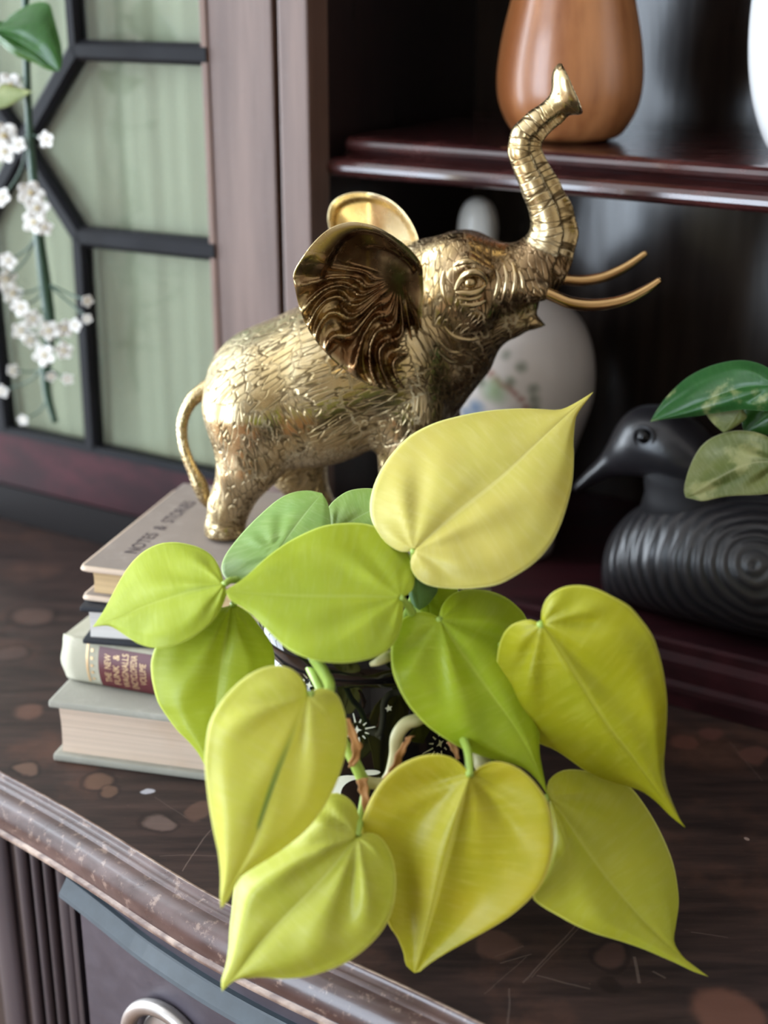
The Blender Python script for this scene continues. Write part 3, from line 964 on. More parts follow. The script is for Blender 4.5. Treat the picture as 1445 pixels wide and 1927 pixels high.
# carved: mouth, eye sockets, hollow between the trunk's two rims, nostril face
cone((1050, 594, -.012), (1004, 591, -.011), 6, 2.5, 0.002, True)
ell((885, 532, -.041), 26, 20, 0.0075, 0, 0.003, True)
ell((885, 532, .030), 26, 20, 0.0075, 0, 0.003, True)
off = []
for i, (a, b, r) in enumerate(TR):
    p = np.array(TR[max(i - 1, 0)][:2], float); q = np.array(TR[min(i + 1, len(TR) - 1)][:2], float)
    t = (q - p) / np.linalg.norm(q - p); nn = np.array([-t[1], t[0]])    # to the trunk's under side (right in the picture)
    off.append((a + nn[0] * r * 0.74, b + nn[1] * r * 0.74, r * 0.44, -.012 - 0.56 * r * S_))
for (a, b, r, y1), (c, d, r2, y2) in list(zip(off[:-1], off[1:]))[1:9]:
    cone((a, b, y1), (c, d, y2), r, r2, 0.0018, True)
# the flat end of the trunk
p = E3(1077, 166, -.012); nx_, nz_ = 0.894, 0.447
sl, X, Y, ZZ = region(E3(1020, 240, -.03), E3(1118, 102, .01), 0.01)
d = (X - p[0]) * nx_ + (ZZ - p[2]) * nz_ + Y * 0
SD[sl] = -smin(-SD[sl], -np.maximum(d, -1), 0.0012) if False else np.maximum(SD[sl], np.broadcast_to(d, SD[sl].shape))
for yy in (-.0165, -.0085):
    cone((1080, 160, yy), (1062, 172, yy), 11, 8, 0.002, True)
# the fold in front of the near thigh and flank hollows
cone((486, 700, -.053), (545, 850, -.050), 13, 15, 0.004, True)
cone((735, 770, -.050), (712, 880, -.044), 10, 12, 0.005, True)
# stand flat on the book
SD[:, :, gz < ZTOP + 0.0006] = np.maximum(SD[:, :, gz < ZTOP + 0.0006], 0.002)


def surface_nets(V):
    nx, ny, nz = V.shape
    ins = V < 0
    c = np.zeros((nx - 1, ny - 1, nz - 1), np.uint8)
    for i in (0, 1):
        for j in (0, 1):
            for k in (0, 1): c += ins[i:nx - 1 + i, j:ny - 1 + j, k:nz - 1 + k]
    act = (c > 0) & (c < 8)
    I, J, K = np.nonzero(act)
    idx = -np.ones(act.shape, np.int64); idx[I, J, K] = np.arange(len(I))
    acc = np.zeros((len(I), 3)); cnt = np.zeros(len(I))
    cor = [(a, b, d) for a in (0, 1) for b in (0, 1) for d in (0, 1)]
    for a in range(8):
        for b in range(a + 1, 8):
            A, B = np.array(cor[a]), np.array(cor[b])
            if np.abs(A - B).sum() != 1: continue
            va = V[I + A[0], J + A[1], K + A[2]]; vb = V[I + B[0], J + B[1], K + B[2]]
            msk = (va < 0) != (vb < 0)
            t = np.where(msk, va / np.where(msk, va - vb, 1), 0)
            acc += np.where(msk[:, None], A + (B - A) * t[:, None], 0); cnt += msk
    P = np.stack([I, J, K], 1) + acc / cnt[:, None]
    quads = []
    for ax in range(3):
        o1, o2 = [(1, 2), (2, 0), (0, 1)][ax]
        s0 = [slice(None)] * 3; s1 = [slice(None)] * 3
        s0[ax] = slice(0, -1); s1[ax] = slice(1, None)
        e0, e1 = ins[tuple(s0)], ins[tuple(s1)]
        g = np.argwhere(e0 != e1)
        ok = (g[:, o1] > 0) & (g[:, o2] > 0) & (g[:, o1] < V.shape[o1] - 1) & (g[:, o2] < V.shape[o2] - 1)
        g = g[ok]
        def cell(d1, d2):
            h = g.copy(); h[:, o1] += d1; h[:, o2] += d2
            return idx[h[:, 0], h[:, 1], h[:, 2]]
        q = np.stack([cell(-1, -1), cell(0, -1), cell(0, 0), cell(-1, 0)], 1)
        fl = e0[tuple(g.T)]
        q[~fl] = q[~fl][:, ::-1]
        quads.append(q)
    return P, np.concatenate(quads)


P, Q = surface_nets(SD)
P = org + P * VX
# a little smoothing
for it in range(2):
    s = np.zeros_like(P); n_ = np.zeros(len(P))
    for a, b in ((0, 1), (1, 2), (2, 3), (3, 0)):
        np.add.at(s, Q[:, a], P[Q[:, b]]); np.add.at(n_, Q[:, a], 1)
    P = P * 0.6 + s / n_[:, None] * 0.4
P[:, 2] = np.maximum(P[:, 2], ZTOP + 0.0003)
el = thing('brass_elephant', (float(E3(600, 1000)[0]), EY, ZTOP), 'brass elephant figurine with raised trunk and two thin tusks, standing on the stacked books', 'figurine')
body = mk('body', P, Q.tolist(), M['brass'], el, smooth=True)


def attrs(o, wc_, amp, pat):
    me = o.data
    a = me.attributes.new('wc', 'FLOAT_VECTOR', 'POINT'); a.data.foreach_set('vector', np.asarray(wc_, np.float32).ravel())
    a = me.attributes.new('wamp', 'FLOAT', 'POINT'); a.data.foreach_set('value', np.asarray(amp, np.float32))
    a = me.attributes.new('patina_shade', 'FLOAT', 'POINT'); a.data.foreach_set('value', np.asarray(pat, np.float32))


# direction of the chased wrinkles: patches, each with its own heading (degrees in the picture plane) and reach (px)
seeds = [(440, 650, 50, 70), (520, 600, 38, 80), (620, 600, 25, 90), (430, 780, 80, 70), (440, 880, 88, 60), (425, 980, 0, 40), (500, 800, 105, 50), (520, 690, 40, 45),
         (560, 740, 120, 45), (600, 680, 20, 60), (640, 760, 30, 60), (700, 720, 18, 60), (600, 850, 70, 50), (660, 840, 75, 50), (690, 800, 35, 40), (545, 900, 30, 40),
         (760, 780, 68, 60), (750, 900, 80, 70), (800, 760, 85, 50), (840, 690, -40, 45), (830, 620, -60, 40), (880, 640, -30, 40), (930, 620, 25, 40), (980, 600, 30, 30),
         (845, 470, 95, 40), (900, 460, 85, 40), (940, 500, 95, 35), (930, 560, 100, 35), (960, 540, 95, 40), (885, 590, 60, 30), (840, 560, 80, 30), (780, 480, 90, 60),
         (580, 930, 60, 60), (820, 900, 85, 60), (990, 510, 110, 40)]
px3 = np.array([E3(a, b) for a, b, _, _ in seeds]); rr = np.array([r for *_, r in seeds]) * S_
best = np.full(len(P), 1e9); pick = np.zeros(len(P), int)
jit = 0.006 * np.stack([np.sin(P[:, 0] * 700 + P[:, 2] * 310), np.sin(P[:, 2] * 650 - P[:, 0] * 280)], 1)
for i in range(len(seeds)):
    dd = np.hypot(P[:, 0] - px3[i, 0] + jit[:, 0] * 0.4, P[:, 2] - px3[i, 2] + jit[:, 1] * 0.4) / rr[i]
    k_ = dd < best; best[k_] = dd[k_]; pick[k_] = i
th_ = np.radians(np.array([s[2] for s in seeds]))[pick]
al = (P[:, 0] * np.cos(th_) + P[:, 2] * np.sin(th_)); ac = (-P[:, 0] * np.sin(th_) + P[:, 2] * np.cos(th_))
cell = 0.0027
wcv = np.stack([al / (cell * 5.5), ac / cell, P[:, 1] / (cell * 1.3)], 1) + pick[:, None] * 17.3
# trunk: rings across it
tp = np.array([E3(a, b, -.011) for a, b, _ in TR]); tr_ = np.array([r for *_, r in TR]) * S_
s_acc = np.r_[0, np.cumsum(np.linalg.norm(np.diff(tp, axis=0), axis=1))]
bd = np.full(len(P), 1e9); ss = np.zeros(len(P)); side = np.zeros(len(P))
for i in range(len(tp) - 1):
    ax = tp[i + 1] - tp[i]; L = np.linalg.norm(ax); ax = ax / L
    rel = P - tp[i]; t = np.clip(rel @ ax, 0, L)
    dd = np.linalg.norm(rel - t[:, None] * ax, axis=1)
    k_ = dd < bd; bd[k_] = dd[k_]; ss[k_] = (s_acc[i] + t)[k_]; side[k_] = (rel[:, 0] * ax[2] - rel[:, 2] * ax[0])[k_]
trunk = (ss > 0.016) & (bd < 0.016) & (P[:, 2] > E3(1000, 545)[2])
wcv[trunk] = np.stack([ss / 0.0030 + 40, side / 0.022 + 3, P[:, 1] / 0.020], 1)[trunk]
amp = np.ones(len(P)); amp[trunk & (ss > s_acc[-1] - 0.012)] = 0.15
hz = np.hypot(P[:, 0] - E3(880, 480)[0], P[:, 2] - E3(880, 480)[2]); amp *= np.clip(hz / 0.016, 0.25, 1)
soc = np.hypot(P[:, 0] - E3(890, 535)[0], P[:, 2] - E3(890, 535)[2])
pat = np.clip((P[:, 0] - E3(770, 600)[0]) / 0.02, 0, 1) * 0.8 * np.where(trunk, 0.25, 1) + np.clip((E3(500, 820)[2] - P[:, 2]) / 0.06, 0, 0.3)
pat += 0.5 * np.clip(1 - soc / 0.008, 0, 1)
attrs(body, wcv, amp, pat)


def brass_part(name, vf, parent=el, pat=0.3, amp=0.0, cell=0.004, label=None, m=None):
    o = mk(name, vf[0], vf[1], m or M['brass'], parent, smooth=True, label=label)
    v = np.array(vf[0]); attrs(o, v / cell, np.full(len(v), amp), np.full(len(v), pat)); return o


# eye with its lids
from mathutils.bvhtree import BVHTree
bvh = BVHTree.FromPolygons([tuple(p) for p in P], [tuple(q) for q in Q.tolist()])


def on_body(px, py):
    r = ray(px, py); r = r / np.linalg.norm(r)
    h, nrm, i, dist = bvh.ray_cast(Vector(CC), Vector(r))
    return (np.array(h), np.array(nrm)) if h is not None else (E3(px, py, -0.03), np.array([0, -1.0, 0]))


he, ne = on_body(884, 532)
bm = bmesh.new(); bmesh.ops.create_uvsphere(bm, u_segments=24, v_segments=16, radius=0.0040)
eye = brass_part('eye', ([np.array(v.co) + he + np.array([0, 0.0016, 0]) for v in bm.verts], [[v.index for v in f.verts] for f in bm.faces]), pat=0.5); bm.free()


def fold(name, pts, r, lift=0.0004, parent=el, taper=True):
    q = smooth_path(pts, 6); ctr = []
    for a, b in q:
        h, nn_ = on_body(a, b); ctr.append(h - np.array([0, lift, 0]))
    n_ = len(ctr); rad = [r * S_ * (0.35 + 0.65 * math.sin(PI * (i + 0.3) / (n_ - 0.4)) if taper else 1) for i in range(n_)]
    return brass_part(name, tube_vf(ctr, rad, 10), parent, pat=0.45)


fold('eyelid', [(856, 547), (866, 528), (880, 514), (896, 512), (910, 522), (915, 534)], 8.5, 0.0006)
fold('eyelid', [(857, 549), (870, 551), (886, 552), (902, 546), (915, 536)], 8.0, 0.0004)
for pts, r in (([(854, 556), (872, 563), (894, 562), (912, 553)], 3.6), ([(860, 569), (878, 575), (900, 573), (918, 562)], 3.4),
               ([(852, 505), (866, 496), (884, 493), (904, 500)], 4.0), ([(932, 505), (938, 528), (934, 552), (922, 572)], 3.6),
               ([(947, 495), (954, 522), (950, 552), (938, 580)], 3.4), ([(963, 492), (970, 520), (967, 548), (956, 575)], 3.2),
               ([(838, 505), (834, 530), (838, 560), (850, 590)], 3.4), ([(826, 600), (848, 630), (880, 640), (910, 634)], 3.6), ([(816, 630), (842, 660), (872, 664)], 3.4),
               ([(820, 660), (845, 680), (864, 680)], 3.4), ([(976, 508), (984, 530), (984, 552)], 3)):
    fold('skin_fold', pts, r * 1.9, -0.62 * r * 1.9 * S_)

# tusks, tail
tk = lambda pts, r: tube_vf(smooth_path([E3(*p) for p in pts], 8), np.interp(np.linspace(0, 1, 8 * (len(pts) - 1) + 1), np.linspace(0, 1, len(r)), np.array(r) * S_), 16)
brass_part('tusk', tk([(1010, 543, -.026), (1040, 556, -.028), (1075, 570, -.030), (1120, 574, -.031), (1170, 566, -.031), (1212, 547, -.031), (1243, 526, -.030)], [10, 11, 11.5, 11.5, 11, 10, 8.5, 6]), m=M['brass_plain'], label='near tusk, slightly lower')
brass_part('tusk', tk([(1030, 527, .002), (1060, 526, .003), (1100, 528, .003), (1140, 520, .003), (1180, 501, .002), (1217, 475, .001)], [9, 10, 10.5, 10.5, 10, 8.5, 6]), m=M['brass_plain'])
tl = smooth_path([E3(*p) for p in [(410, 722, -.002), (385, 735, -.004), (360, 755, -.006), (344, 790, -.008), (344, 830, -.010), (355, 868, -.012), (370, 900, -.013), (382, 928, -.013), (390, 956, -.012)]], 6)
tr2 = np.interp(np.linspace(0, 1, len(tl)), [0, .12, .3, .5, .68, .80, .92, 1], np.array([22, 17, 12, 10, 11, 16, 13, 2]) * S_)
brass_part('tail', tube_vf(tl, tr2, 14), amp=0.5, cell=0.003, label='thin curved tail with a tufted end')


# ears
def ear(name, A, outl, base, near=True, label=None):
    """A = anchor (px); outl = closed outline (px); base(px,py) = distance across from the middle plane (m)"""
    NT, NR = 220, 46
    O = resample(smooth_path(outl + [outl[0]], 8), NT + 1)[:-1]
    A = np.array(A, float)
    top = []; bot = []
    for i in range(NR + 1):
        r = i / NR
        for j in range(NT):
            p = A + (O[j] - A) * r
            ang = math.degrees(math.atan2(O[j][1] - A[1], O[j][0] - A[0])) % 360
            y = base(p[0], p[1])
            if near:
                y += 0.0070 * (1 - r ** 2.2)
                low = min(max((ang - 62) / 22, 0), 1) * min(max((196 - ang) / 26, 0), 1)
                rim = min(max((ang - 168) / 22, 0), 1) * min(max((352 - ang) / 25, 0), 1)
                wob = 6 * math.sin(r * 5.2 + 0.8) + 3.5 * math.sin(ang * 0.11 + r * 9)
                tri = math.sin((ang + wob * 1.5) * 0.27 + 0.5); tri2 = math.sin((ang + wob * 2.4) * 0.61 + 1.0)
                y -= low * min(max((r - 0.16) / 0.34, 0), 1) * (0.0078 * (1 - abs(tri)) ** 1.6 + 0.0012 * tri2 - 0.0015) * (1 - 0.8 * min(max((r - 0.93) / 0.06, 0), 1))
                e0 = 0.75 + 0.05 * math.sin(ang * 0.06)
                st = min(max((r - e0) / 0.035, 0), 1)
                y -= rim * 0.0052 * st * (1 - 0.55 * max(0, (r - e0 - 0.035) / (1 - e0)) ** 2)
                st2 = min(max((r - 0.52) / 0.05, 0), 1) * min(max((0.80 - r) / 0.25, 0), 1)
                y -= min(max((ang - 215) / 30, 0), 1) * min(max((350 - ang) / 15, 0), 1) * 0.0028 * st2
            else:
                y += 0.010 * (1 - r ** 2) - 0.0022 * min(max((r - 0.84) / 0.06, 0), 1)
            top.append(E3(p[0], p[1], y)); bot.append(E3(p[0], p[1], y + 0.0030))
    n_ = NT * (NR + 1); vs = top + bot; fs = []
    for i in range(NR):
        for j in range(NT):
            k = (j + 1) % NT
            fs.append((i * NT + j, i * NT + k, (i + 1) * NT + k, (i + 1) * NT + j))
            fs.append((n_ + i * NT + k, n_ + i * NT + j, n_ + (i + 1) * NT + j, n_ + (i + 1) * NT + k))
    for j in range(NT):
        k = (j + 1) % NT
        fs.append((NR * NT + j, NR * NT + k, n_ + NR * NT + k, n_ + NR * NT + j))
    o = mk(name, vs, fs, M['brass'], el, smooth=True, label=label)
    v = np.array(vs)
    rr_ = np.concatenate([np.repeat(np.arange(NR + 1) / NR, NT)] * 2); aa = np.tile(np.degrees(np.arctan2(O[:, 1] - A[1], O[:, 0] - A[0])) % 360, 2 * (NR + 1))
    low = np.clip((aa - 60) / 20, 0, 1) * np.clip((200 - aa) / 20, 0, 1)
    if near: pat = np.clip(1.15 - 0.9 * np.clip((rr_ - 0.93) / 0.06, 0, 1) - 0.55 * np.clip((rr_ - 0.80) / 0.05, 0, 1) * (1 - low), 0, 1)  # inside darkened in colour for the dark room it reflects, rim kept brighter
    else: pat = np.full(len(v), 0.05)
    wcx = np.stack([aa / 9.0, rr_ * 5, v[:, 1] * 0], 1)
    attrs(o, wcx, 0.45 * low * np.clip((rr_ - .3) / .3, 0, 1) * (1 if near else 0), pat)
    return o


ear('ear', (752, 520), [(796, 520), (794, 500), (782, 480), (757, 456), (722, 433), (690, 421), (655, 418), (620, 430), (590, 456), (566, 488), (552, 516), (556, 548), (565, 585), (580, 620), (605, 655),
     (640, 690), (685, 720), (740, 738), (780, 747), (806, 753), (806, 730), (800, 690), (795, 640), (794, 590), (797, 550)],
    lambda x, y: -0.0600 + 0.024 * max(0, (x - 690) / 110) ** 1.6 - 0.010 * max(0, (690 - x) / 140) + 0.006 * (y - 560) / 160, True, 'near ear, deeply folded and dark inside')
ear('ear', (715, 470), [(790, 470), (784, 440), (765, 405), (735, 377), (695, 363), (655, 364), (626, 380), (617, 408), (622, 440), (632, 490), (650, 540), (690, 580), (750, 590), (790, 540)],
    lambda x, y: 0.050 - 0.022 * max(0, (x - 690) / 100) ** 1.5 + 0.006 * (690 - x) / 80, False, 'far ear, pale and cupped')
# ------------------------------------------------------------------ potted philodendron
PC = np.array([-0.0065, 0.5775])       # pot axis on the sideboard
PH, PR = 0.120, 0.0480
M['glaze'] = plain('black_glaze', (0.003, 0.003, 0.0035), 0.06, spec=0.4, var=0.1)
M['enamel'] = plain('cream_enamel', (0.66, 0.66, 0.56), 0.35, var=0.05)
M['soil'] = plain('potting_soil', (0.03, 0.02, 0.013), 0.95, var=0.6, vscale=300, bmp=0.003)
pp = thing('potted_philodendron', (PC[0], PC[1], 0), 'lime yellow heart-leaved philodendron in a glossy black pot, in front of the books', 'plant')
prof = [(0.001, 0.0005), (0.030, 0.0005), (0.0345, 0.002), (0.0385, 0.012), (0.0425, 0.030), (0.0455, 0.055), (0.0465, 0.080), (0.0462, 0.098), (0.0445, 0.1045), (0.0440, 0.1062), (0.0452, 0.1075),
        (0.0482, 0.1090), (0.0490, 0.1130), (0.0488, 0.1175), (0.0475, 0.1197), (0.0455, 0.1200), (0.0440, 0.1185), (0.0435, 0.108), (0.0425, 0.103), (0.001, 0.103)]
prof = [(r, z * 1.11) for r, z in prof]
v, f = lathe_vf(prof, PC[0], PC[1], 96)
pot = mk('pot', v, f, M['glaze'], pp, smooth=True, label='glossy black glazed pot')
sv, sf = lathe_vf([(0.0434, 0.1155), (0.036, 0.1205), (0.022, 0.1220), (0.001, 0.1232)], PC[0], PC[1], 48)
mk('soil', sv, sf, M['soil'], pp, kind='stuff')


def pot_r(z):
    p = prof[1:16]
    return float(np.interp(z, [q[1] for q in p], [q[0] for q in p]))


def on_pot(px, py):
    r = ray(px, py); r = r / np.linalg.norm(r)
    t = 0.45
    for _ in range(400):
        p = CC + r * t
        if math.hypot(p[0] - PC[0], p[1] - PC[1]) < pot_r(p[2]): break
        t += 0.0005
    return math.atan2(p[1] - PC[1], p[0] - PC[0]), p[2]


def decal(name, px, py, polys, size, lift=0.0005):
    """flat enamel print: polygons in units of size, x to the right and y up, laid on the pot's wall"""
    a0, z0 = on_pot(px, py); mb = MB()
    for poly in polys:
        vs = []
        for x, y in poly:
            z = z0 + y * size; r = pot_r(z) + lift
            a = a0 + x * size / r
            vs.append((PC[0] + r * math.cos(a), PC[1] + r * math.sin(a), z))
        mb.add(vs, [tuple(range(len(vs)))])
    return mk(name, mb.v, mb.f, M['enamel'], pot)


def star(n, r0, r1, rot=PI / 2):
    return [((r0 if k % 2 == 0 else r1) * math.cos(rot + k * PI / n), (r0 if k % 2 == 0 else r1) * math.sin(rot + k * PI / n)) for k in range(2 * n)]


def rays_(n, a, b, w, skip=()):
    out = []
    for k in range(n):
        if k in skip: continue
        q = 2 * PI * k / n + 0.2; c_, s_ = math.cos(q), math.sin(q); bb = b * (1.25 if k % 3 == 0 else 0.85)
        out.append([(a * c_ - w * s_, a * s_ + w * c_), (a * c_ + w * s_, a * s_ - w * c_), (bb * c_ + w * .6 * s_, bb * s_ - w * .6 * c_), (bb * c_ - w * .6 * s_, bb * s_ + w * .6 * c_)])
    return out


decal('star', 731, 1332, [star(5, 1, 0.5, PI / 2 + 0.2)], 0.0017)
decal('sparkle', 672, 1372, [star(4, 1, 0.38)] + rays_(12, 1.7, 3.0, 0.16), 0.0021)
decal('sparkle', 826, 1398, [star(4, 1, 0.42, PI / 2 + .3)] + rays_(12, 1.7, 3.2, 0.18), 0.0024)
decal('sparkle', 584, 1288, [star(4, 1, 0.42)] + rays_(10, 1.6, 2.6, 0.2), 0.0018)
decal('star', 700, 1560, [star(5, 1, 0.5)], 0.0018)
disc = [(math.cos(2 * PI * k / 32), math.sin(2 * PI * k / 32)) for k in range(32)]
a_ = [(math.cos(q), math.sin(q)) for q in np.linspace(0.35 * PI, 1.75 * PI, 22)]
b_ = [(0.38 + 0.80 * math.cos(q), 0.06 + 0.80 * math.sin(q)) for q in np.linspace(1.66 * PI, 0.40 * PI, 22)]
def strip(p, q): return [[p[i], p[i + 1], q[i + 1], q[i]] for i in range(len(p) - 1)]
decal('moon', 662, 1500, strip(a_, b_[::-1]), 0.0115)
decal('moon_cloud', 697, 1452, [[(x * 1.0, y * 0.32) for x, y in disc]], 0.0042)

# leaves -----------------------------------------------------------


def leaf_mat(name, c, vein, c2, trans=0.35, mottle=0.0, rough=0.38, streak=None, spots=()):
    m, nt, bs = mat(name)
    at = nt.nodes.new('ShaderNodeAttribute'); at.attribute_name = 'leafuv'
    sep = nt.nodes.new('ShaderNodeSeparateXYZ'); lk(nt, at.outputs['Vector'], sep.inputs[0])
    u, sd, v = sep.outputs[0], sep.outputs[1], sep.outputs[2]     # u along, sd signed across -1..1
    ab = math_n(nt, 'ABSOLUTE', sd)
    cb = nt.nodes.new('ShaderNodeCombineXYZ'); lk(nt, math_n(nt, 'MULTIPLY', u, 46.0), cb.inputs[0]); lk(nt, math_n(nt, 'MULTIPLY', sd, 2.2), cb.inputs[1])
    st = noise(nt, cb.outputs[0], 1.0, 4, 0.6)
    big = noise(nt, coord(nt), 26, 3)
    col = mixc(nt, ramp(nt, big, 0.3, 0.7), c, c2)
    col = mixc(nt, math_n(nt, 'MULTIPLY', ramp(nt, st, 0.42, 0.75), 0.45), col, vein)
    mid = math_n(nt, 'SUBTRACT', 1.0, ramp(nt, ab, 0.008, 0.040))
    col = mixc(nt, math_n(nt, 'MULTIPLY', mid, 0.55), col, vein)
    rimf = ramp(nt, ab, 0.965, 0.995)
    col = mixc(nt, math_n(nt, 'MULTIPLY', rimf, 0.6), col, tuple(min(1, x * 1.5 + 0.08) for x in vein))
    if mottle:
        mt = noise(nt, coord(nt), 60, 5, 0.6)
        col = mixc(nt, math_n(nt, 'MULTIPLY', ramp(nt, mt, 0.52, 0.66), mottle), col, (0.50, 0.50, 0.22))
    if streak:
        k = math_n(nt, 'MULTIPLY', math_n(nt, 'SUBTRACT', 1.0, ramp(nt, math_n(nt, 'ABSOLUTE', math_n(nt, 'SUBTRACT', sd, -0.02)), 0.018, 0.050)), math_n(nt, 'MULTIPLY', ramp(nt, u, 0.12, 0.55), math_n(nt, 'SUBTRACT', 1.0, ramp(nt, u, 0.66, 0.70))))
        col = mixc(nt, math_n(nt, 'MULTIPLY', k, 0.85), col, streak)
    for (p, r, cc) in spots:
        q = nt.nodes.new('ShaderNodeVectorMath'); q.operation = 'DISTANCE'
        gp = nt.nodes.new('ShaderNodeNewGeometry'); lk(nt, gp.outputs['Position'], q.inputs[0]); q.inputs[1].default_value = tuple(p)
        col = mixc(nt, math_n(nt, 'SUBTRACT', 1.0, ramp(nt, q.outputs['Value'], r * 0.5, r)), col, cc)
    lk(nt, col, bs.inputs['Base Color'])
    bs.inputs['Roughness'].default_value = rough
    bs.inputs['Specular IOR Level'].default_value = 0.35
    hb = math_n(nt, 'ADD', math_n(nt, 'MULTIPLY', st, 0.6), math_n(nt, 'MULTIPLY', mid, -0.9))
    bump(nt, hb, 0.35, 0.0006, bs)
    out = nt.nodes['Material Output']
    tl_ = nt.nodes.new('ShaderNodeBsdfTranslucent'); ms = nt.nodes.new('ShaderNodeMixShader'); ms.inputs[0].default_value = trans
    lk(nt, mixc(nt, 0.35, col, (1, 1, 0.3)), tl_.inputs[0]); lk(nt, bs.outputs[0], ms.inputs[1]); lk(nt, tl_.outputs[0], ms.inputs[2]); lk(nt, ms.outputs[0], out.inputs[0])
    return m


def leaf(name, base, tip, left, right, mid, db, dt, side, m, parent, cup=0.004, roll=0.006, bend=0.006, pleat=0.0012, npl=4.0, label=None, thick=0.00055, fold_=0.0):
    """a leaf grown on its own tilted plane: depths at base, tip and at a side point fix the plane, then the blade is
    cupped between midrib and margin, pleated along its veins and bent along its length"""
    pb, pt_ = at_depth(*base, db), at_depth(*tip, dt); ps = at_depth(side[0], side[1], side[2])
    nn = np.cross(pt_ - pb, ps - pb); nn /= np.linalg.norm(nn)
    if nn @ (pb - CC) > 0: nn = -nn
    NI, NK = 56, 16
    def closed(o): return resample(smooth_path([base] + o + [tip], 6), NI + 1)
    L, R = closed(left), closed(right)
    Md = resample(smooth_path([base] + mid + [tip], 6), 400)
    def onp(x, y):
        r = ray(x, y); return CC + r * (np.dot(pb - CC, nn) / np.dot(r, nn))
    vs = []; uv = []; W_ = 2 * NK + 1
    ax_ = np.array(tip, float) - np.array(base, float); ln_ = math.hypot(*ax_); ax_ /= ln_; ph = (base[0] * 0.37) % 6.28
    for i in range(NI + 1):
        t = i / NI; tm = t ** 1.25
        mp = Md[int(round(tm * 399))]
        for k in range(-NK, NK + 1):
            s = abs(k) / NK; e = L[i] if k < 0 else R[i]
            q = mp + (e - mp) * s
            if 0 < s < 1:      # veins arch forward
                q = q + (Md[min(399, int(round(min(1, tm + 0.10) * 399)))] - mp) * (0.5 * s * (1 - s) * (1 - t))
            # hump between midrib and margin, margin rolls back
            env = min(1, t * 5 + 0.15) * min(1, (1 - t) * 3.2)
            h = cup * math.sin(PI * min(1, s * 1.05)) ** 1.2 * env - roll * s * s * env - bend * (t - 0.35) ** 2 / 0.42
            h += 0.30 * pleat * math.sin(2 * PI * (npl * (t ** 0.85) - 0.25 * s)) * (s * (1 - s) * 4) ** 0.8 * env
            # main veins fan out from the leaf's base and fade towards the margin and the tip
            dq = q - np.array(base, float); rq = math.hypot(*dq) / ln_
            fi = math.atan2(ax_[0] * dq[1] - ax_[1] * dq[0], ax_ @ dq)
            fade = min(1, rq * 5) * max(0, min(1, (0.92 - rq) * 1.8)) * min(1, 2.2 * (1 - s))
            h += pleat * (1.25 * math.sin(9.0 * fi + ph) + 0.5 * math.sin(15.0 * fi + 2.0 * ph)) * fade
            h += 0.35 * pleat * math.sin(2 * PI * (1.6 * s + 0.12 * t)) * min(1, 3 * (1 - s)) * env
            h += fold_ * s * (1 if k < 0 else -0.4) * env
            p = onp(*q)
            rr_ = p - CC; rr_ = rr_ / np.linalg.norm(rr_)
            vs.append(p - rr_ * h); uv.append((t, s * (1 if k > 0 else -1), 0))
    n_ = len(vs)
    fs = []
    back = [p - nn * 0 + (p - CC) / np.linalg.norm(p - CC) * thick for p in vs]
    for i in range(NI):
        for k in range(W_ - 1):
            a = i * W_ + k
            fs.append((a, a + 1, a + W_ + 1, a + W_)); fs.append((n_ + a + 1, n_ + a, n_ + a + W_, n_ + a + W_ + 1))
        for k in (0, W_ - 1):
            a = i * W_ + k; fs.append((a, a + W_, n_ + a + W_, n_ + a) if k else (a + W_, a, n_ + a, n_ + a + W_))
    o = mk(name, vs + back, fs, m, parent, smooth=True, label=label)
    bm = bmesh.new(); bm.from_mesh(o.data); bmesh.ops.recalc_face_normals(bm, faces=bm.faces); bm.to_mesh(o.data); bm.free()
    at_ = o.data.attributes.new('leafuv', 'FLOAT_VECTOR', 'POINT'); at_.data.foreach_set('vector', np.array(uv + uv, np.float32).ravel())
    return pb


LM = {
    'pale': leaf_mat('leaf_pale_yellow', (0.60, 0.51, 0.115), (0.68, 0.61, 0.22), (0.56, 0.50, 0.10)),
    'lime': leaf_mat('leaf_lime', (0.42, 0.52, 0.04), (0.52, 0.61, 0.12), (0.46, 0.54, 0.035)),
    'lime2': leaf_mat('leaf_lime_bright', (0.42, 0.50, 0.035), (0.50, 0.58, 0.10), (0.36, 0.44, 0.03)),
    'lemon': leaf_mat('leaf_lemon_lime', (0.52, 0.53, 0.075), (0.62, 0.63, 0.17), (0.48, 0.51, 0.06)),
    'green': leaf_mat('leaf_green', (0.28, 0.42, 0.075), (0.43, 0.55, 0.22), (0.22, 0.37, 0.09)),
    'olive': leaf_mat('leaf_olive', (0.43, 0.41, 0.014), (0.51, 0.50, 0.06), (0.36, 0.365, 0.012)),
    'spring': leaf_mat('leaf_spring_green', (0.42, 0.53, 0.02), (0.52, 0.62, 0.08), (0.35, 0.48, 0.02)),
    'gold': leaf_mat('leaf_golden', (0.54, 0.46, 0.03), (0.60, 0.54, 0.10), (0.44, 0.41, 0.02)),
    'teal': leaf_mat('leaf_underside', (0.16, 0.30, 0.13), (0.24, 0.38, 0.2), (0.14, 0.28, 0.13)),
}
bl = at_depth(549, 1297, 0.5415); bl[2] += ZB
LM['yellow'] = leaf_mat('leaf_yellow_streaked', (0.68, 0.66, 0.12), (0.74, 0.72, 0.24), (0.62, 0.63, 0.10), streak=(0.16, 0.30, 0.10), spots=[(bl, 0.0022, (0.10, 0.05, 0.01))])
sp_ = []
